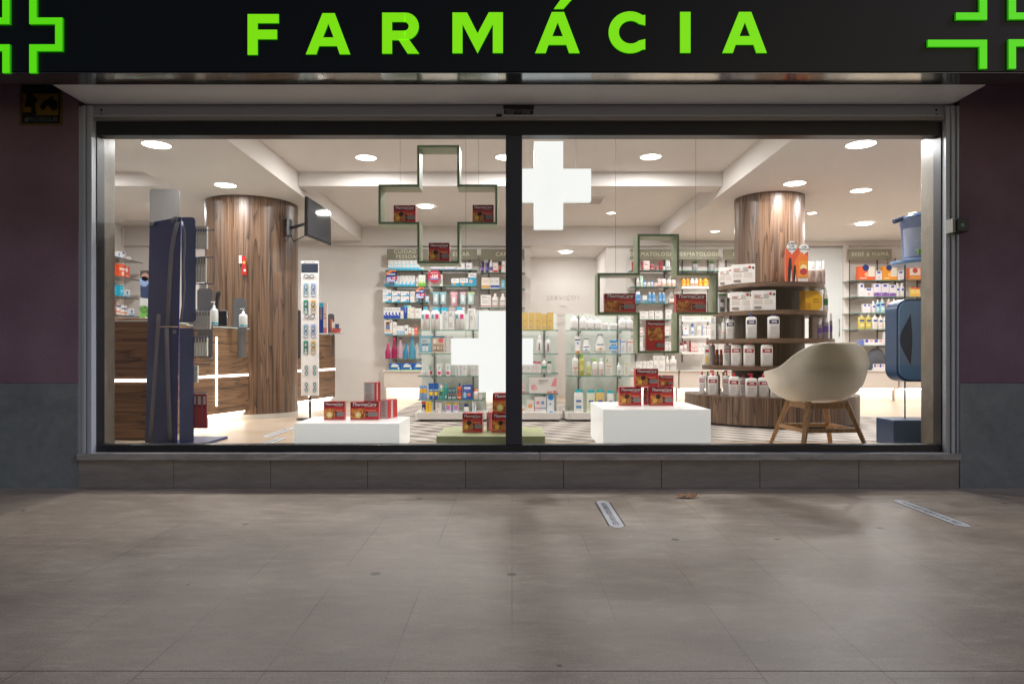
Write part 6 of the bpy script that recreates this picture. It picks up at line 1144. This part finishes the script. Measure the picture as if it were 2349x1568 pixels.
def glasses(x, z, horiz, card, frame, lens, lab, sc=1.0):
    t = thing('reading_glasses', lab, 'glasses', (x+sp0.x, ZP-DIST-.012, z), 0, 'reading glasses on the spectacle stand')
    b = MB(); rx_, rz_ = (.027*sc, .019*sc)
    for s in (-1, 1):
        c = (s*.036*sc, 0) if horiz else (0, s*.04*sc); ex, ez = (rx_, rz_) if horiz else (rz_*1.1, rx_*1.15)
        b.tube([(c[0]+ex*math.cos(2*math.pi*i/14), 0, c[1]+ez*math.sin(2*math.pi*i/14)) for i in range(15)], .003*sc, M(frame, .3), 6)
    b.tube([(-.009*sc, 0, .003), (.009*sc, 0, .003)] if horiz else [(.004, 0, -.012), (.004, 0, .012)], .003, M(frame, .3), 6); b.build('frame', t)
    b = MB()
    for s in (-1, 1):
        c = (s*.036*sc, 0) if horiz else (0, s*.04*sc); ex, ez = (rx_, rz_) if horiz else (rz_*1.1, rx_*1.15); b.disc((c[0], .001, c[1]), ex, M(lens, .1), 'y', 14, rz=ez)
    b.build('lens', t)
    if card: b = MB(); b.box(-.036*sc, .036*sc, .004, .007, -.105*sc, .105*sc, M(card, .4)); b.box(-.02*sc, .02*sc, .0025, .004, -.1*sc, -.03*sc, M('dcdcdc', .4)); b.build('backing_card', t)
k = 0; rows_ = [(38, 1142, None, 'at the very top of the spectacle stand'), (402, 1148, None, 'across the middle of the spectacle stand')]
for y, x, _, wh in rows_: glasses(Pi(x, 0).x-sp0.x, Pi(0, y).z, True, None, '1d1b1d' if y < 100 else '57565e', 'dad8d8', 'wide dark reading glasses hung '+wh, .95)
cards = [(162, ('8fb4c4', '9db0d8'), 'top'), (315, ('3f8f78', 'd0aa5c'), 'second'), (535, ('93b3c8', '9aa6d4'), 'third'), (685, ('3f8a74', 'cfae66'), 'fourth')]
for y, (c_a, c_b), rn in cards:
    glasses(Pi(1112, 0).x-sp0.x, Pi(0, y).z, False, c_a, '37343a', 'b9c4c8', 'left carded pair of glasses in the %s card row of the stand' % rn, .72)
    glasses(Pi(1180, 0).x-sp0.x, Pi(0, y).z, False, c_b, '37343a', 'b9c4c8', 'right carded pair of glasses in the %s card row of the stand' % rn, .72)
for y, rn in ((895, 'upper'), (1048, 'lower')):
    for x, sd in ((1117, 'left'), (1192, 'right')): glasses(Pi(x, 0).x-sp0.x, Pi(0, y).z, False, None, '3f3a35' if sd == 'left' else '22222a', 'a9c4cc', '%s upright glasses in the %s loose row of the spectacle stand' % (sd, rn), .8)
# ================================================================== COUNTER ITEMS
def gpanel(cr, x0, x1, y0, y1, d, lab, m=None, rz=0):
    p0, p1 = at(*cr(x0, y0), d), at(*cr(x1, y1), d); w_, h_ = p1.x-p0.x, p0.z-p1.z; r_ = .03; out = []
    for cx2, cz2, a0 in ((w_/2-r_, r_, 270), (w_/2-r_, h_-r_, 0), (-w_/2+r_, h_-r_, 90), (-w_/2+r_, r_, 180)):
        for i in range(6): a = R(a0+18*i); out.append((cx2+r_*math.cos(a), cz2+r_*math.sin(a)))
    b = MB(); b.prism(out, -.004, .004, m or M('5d5c5e', .3)); o = b.build('grey_screen', None, ((p0.x+p1.x)/2, d-DIST, p1.z), rz); tag(o, lab, 'screen panel')
gpanel(cI, 122, 262, 150, 785, 6.95, 'grey rounded screen panel on the counter behind the hanging packs')
gpanel(cI, 452, 568, 240, 780, 7.62, 'grey rounded screen panel on the counter behind the right gel bottle')
gpanel(cI, 1012, 1066, 345, 790, 8.9, 'grey rounded screen panel between the thick column and the spectacle stand'); gpanel(cI, 1312, 1370, 380, 765, 10.2, 'grey rounded screen panel at the far end of the rear counter')
gpanel(crop(0, 0, 1.0898), 346, 410, 434, 530, 6.6, 'smoked translucent screen panel standing up behind the navy stand', M('6b6865', .3), R(12))
p0, p1 = at(286, 505, 6.7), at(380, 733, 6.7); b = MB(); b.box(p0.x, p1.x, 0, .006, p1.z, p0.z, M_CLEAR); tag(b.build('clear_screen', None, (0, 6.7-DIST, 0)), 'clear plexiglass sneeze screen on the far left counter', 'screen panel')
for x0, x1, yt, yb, d, lb in ((240, 308, 268, 470, 6.95, 'larger white hand gel pump bottle on the counter beside the packs'), (505, 576, 330, 508, 7.45, 'smaller white hand gel pump bottle at the right end of the counter')):
    p0, p1 = at(*cI(x0, yt), d), at(*cI(x1, yb), d); zc_ = FL+1.045; o, a_, c_ = PT('hsan', p1.x-p0.x, p0.z-zc_, p1.x-p0.x, ((p0.x+p1.x)/2, d-DIST, zc_+.001)); tag(o, lb, 'bottle')
# card terminal and telephone on counter
p = at(*cI(350, 495), 7.3); t = thing('counter_tablet', 'dark tablet in a metal frame standing on the counter', 'tablet', (p.x, p.y, FL+1.046), R(-12)); b = MB(); b.box(-.06, .05, 0, .01, .005, .165, M('1d1f20', .2)); b.build('tablet', t)
b = MB(); b.tube([(-.065, .0, .0), (-.065, 0, .17), (.055, 0, .17), (.055, 0, .0), (.075, .05, 0)], .004, M('a0a0a2', .25, .9), 8); b.build('frame', t)
p = at(*cI(300, 320), 7.5); t = MB(); t.loft([(0, .035, .03, 3), (.05, .03, .025, 3), (.1, .02, .02, 2), (.16, .022, .022, 2, -.008), (.3, .02, .018, 2, .0), (.36, .03, .02, 2, .012), (.39, .02, .015, 2, .02)], M('1c1c1e', .35), 16); tag(t.build('barcode_scanner', None, (p.x, p.y, FL+1.046)), 'black barcode scanner standing on its holder on the counter', 'scanner')
# small things on the rear counter
for x0, x1, yt, k_, lb in ((1228, 1268, 280, 'blu', 'navy leaflet box on the rear counter behind the spectacle stand'), (1270, 1302, 285, 'pk2', 'pale pink and white box on the rear counter')):
    p0, p1 = at(*cI(x0, yt), 9.6), at(*cI(x1, yt), 9.6); o, _, _ = PB(k_, p1.x-p0.x, p0.z-FL-1.046, .05, ((p0.x+p1.x)/2, 9.6-DIST, FL+1.047)); tag(o, lb, 'box')
p = at(*cI(1395, 570), 10.0); b = MB(); b.loft([(0, .06, .05, 3), (.07, .075, .06, 3)], M('b8524a', .4), 16); b.box(-.04, .0, -.055, -.01, .05, .16, 'd9d2cc'); b.box(.01, .05, -.055, .0, .05, .13, '384a78'); b.box(-.07, -.045, -.03, .0, .05, .2, 'cf6a4c'); b.box(-.10, .10, -.08, .08, -.012, 0, M('bbb4ae', .3)); tag(b.build('leaflet_basket', None, (p.x-.02, p.y, FL+1.06)), 'small red basket of leaflets at the end of the rear counter', 'basket')
# red tag on the column
p = at(558, 608, 7.78); b = MB(); b.box(-.05, -.015, 0, .002, .02, .11, M('ddd6d0', .4)); b.prism([(-.02, -.11), (.045, -.11), (.035, -.03), (.03, .1), (-.02, .1), (-.012, .0)], -.002, .002, M('b02420', .4)); b.disc((.01, -.003, .03), .016, 'eba03c'); b.disc((.018, -.003, -.06), .014, 'f0d8c0'); tag(b.build('hanging_tag', None, p), 'red and white promotional tag stuck on the thick wooden column', 'tag')
# ================================================================== LEFT WALL SHELVES (run away from the window)
lx0 = -5.86; ls = thing('wall_shelving', 'glass shelving on the left side wall behind the far left counter', 'shelving', (lx0, 4.4, FL))
b = MB(); b.box(-.40, -.38, .2, 1.35, 0, 2.3, M('cfc6be', .6)); b.box(-.378, -.36, .2, 1.3, 1.93, 2.08, M('7e7a66', .6)); b.build('back_panel', ls)
LY = [(520, 400), (770, 650), (1030, 910), (1280, 1100)]; lz = []
for y, _ in LY:
    z = EYE+(812-cH(0, y)[1])*10.0/F; lz.append(z); b = MB(); b.quad([(-.37, .2, z-FL), (.02, .2, z-FL), (.02, 1.3, z-FL), (-.37, 1.3, z-FL)], M_SGLASS); b.quad([(.021, .2, z-FL-.012), (.021, 1.3, z-FL-.012), (.021, 1.3, z-FL+.002), (.021, .2, z-FL+.002)], M('4d4a48', .4)); b.box(-.3, .0, .45, .47, z-FL-.1, z-FL-.014, M('4b4846', .5)); b.build('glass_shelf', ls)
kinds = [['ore', 'ors', 'wor', 'ore', 'wbl', 'bnv', 'wht'], ['wht', 'whl', 'ore', 'ors', 'ora'], ['wbl', 'pkb', 'wbl', 'tur', 'tur', 'wbl'], ['nvs', 'nvs', 'wor', 'brn', 'wor', 'wor', 'wbl']]
nms = ['top shelf of the left wall', 'second shelf of the left wall', 'third shelf of the left wall', 'lowest shelf of the left wall']
for ri, (ks, z) in enumerate(zip(kinds, lz)):
    y = 4.62
    for i, k_ in enumerate(ks):
        wd = random.uniform(.10, .16) if ri != 1 else .17; h_ = {0: (.16, .15, .12, .14, .1, .12, .06), 1: (.2, .15, .24, .2, .19), 2: (.17, .14, .18, .2, .17, .12), 3: (.22, .18, .16, .22, .2, .16, .12)}[ri][i]
        o, ds, ct = PB(k_, wd, h_, .09, (lx0-.06+random.uniform(-.03, .03), y+wd/2, z+.003), R(90)); y += wd+.012; reg(o, ds, ct, nms[ri])
        if y > 5.55: break
# posters/boxes at the end of the left counter
for x0, x1, y0, y1, base_, lab, des in ((475, 580, 712, 1062, '2a4168', 'navy advertising box standing on top of a white one at far left', 'n'), (468, 580, 1075, 1338, 'd9dcd6', 'white advertising box with green foliage print at far left', 'w')):
    p0, p1 = at(*cH(x0, y0), 8.3), at(*cH(x1, y1), 8.3); w_, h_ = p1.x-p0.x, p0.z-p1.z; b = MB(); b.box(-w_/2, w_/2, 0, .2, 0, h_, M(base_, .4), side=M('1f2a5a', .4))
    if des == 'n': b.box(-w_/2, w_/2, -.001, 0, h_*.72, h_, '3b3434'); b.disc((w_*.1, -.0015, h_*.76), .05, 'b48a76'); b.box(-w_*.4, w_*.3, -.001, 0, h_*.4, h_*.43, '7088b8'); b.disc((0, -.0015, h_*.6), .06, '8fa8d4')
    else:
        for i in range(26): b.disc((random.uniform(-.03, w_*.45), -.001-.0002*i, random.uniform(.02, h_*.62)), random.uniform(.012, .03), random.choice(['5a9c3c', '7ab84c', '3f7a2c']), 'y', 8)
    tag(b.build('advertising_box', None, ((p0.x+p1.x)/2, 8.3-DIST, p1.z)), lab, 'box')
p1 = at(*cH(520, 1340), 8.3); b = MB(); b.box(-.7, .7, -.1, .5, 0, p1.z-FL, M_WALNUT_H, top=M('cfe0dc', .2)); tag(b.build('rear_counter', None, (p1.x-.3, 8.3-DIST, FL)), 'lower dark wooden rear counter carrying the advertising boxes', 'counter')
# ================================================================== LABELS OF THE SHELF GOODS
from collections import defaultdict
grp = defaultdict(list)
for o, d_, c_, s_ in REG: grp[(d_, s_)].append((o, c_))
for (d_, s_), L in grp.items():
    L.sort(key=lambda q: (q[0].location.x, q[0].location.y))
    for i, (o, c_) in enumerate(L):
        if len(L) == 1: lab = '%s on %s' % (d_, s_)
        else: lab = '%s %s from left on %s' % (ORD[i], d_, s_)
        while len(lab.split()) > 16: lab = lab.replace(' of the ', ' of ', 1) if ' of the ' in lab else ' '.join(lab.split()[:16])
        tag(o, lab, c_, ('%ss on %s' % (d_, s_)) if len(L) > 1 else None)
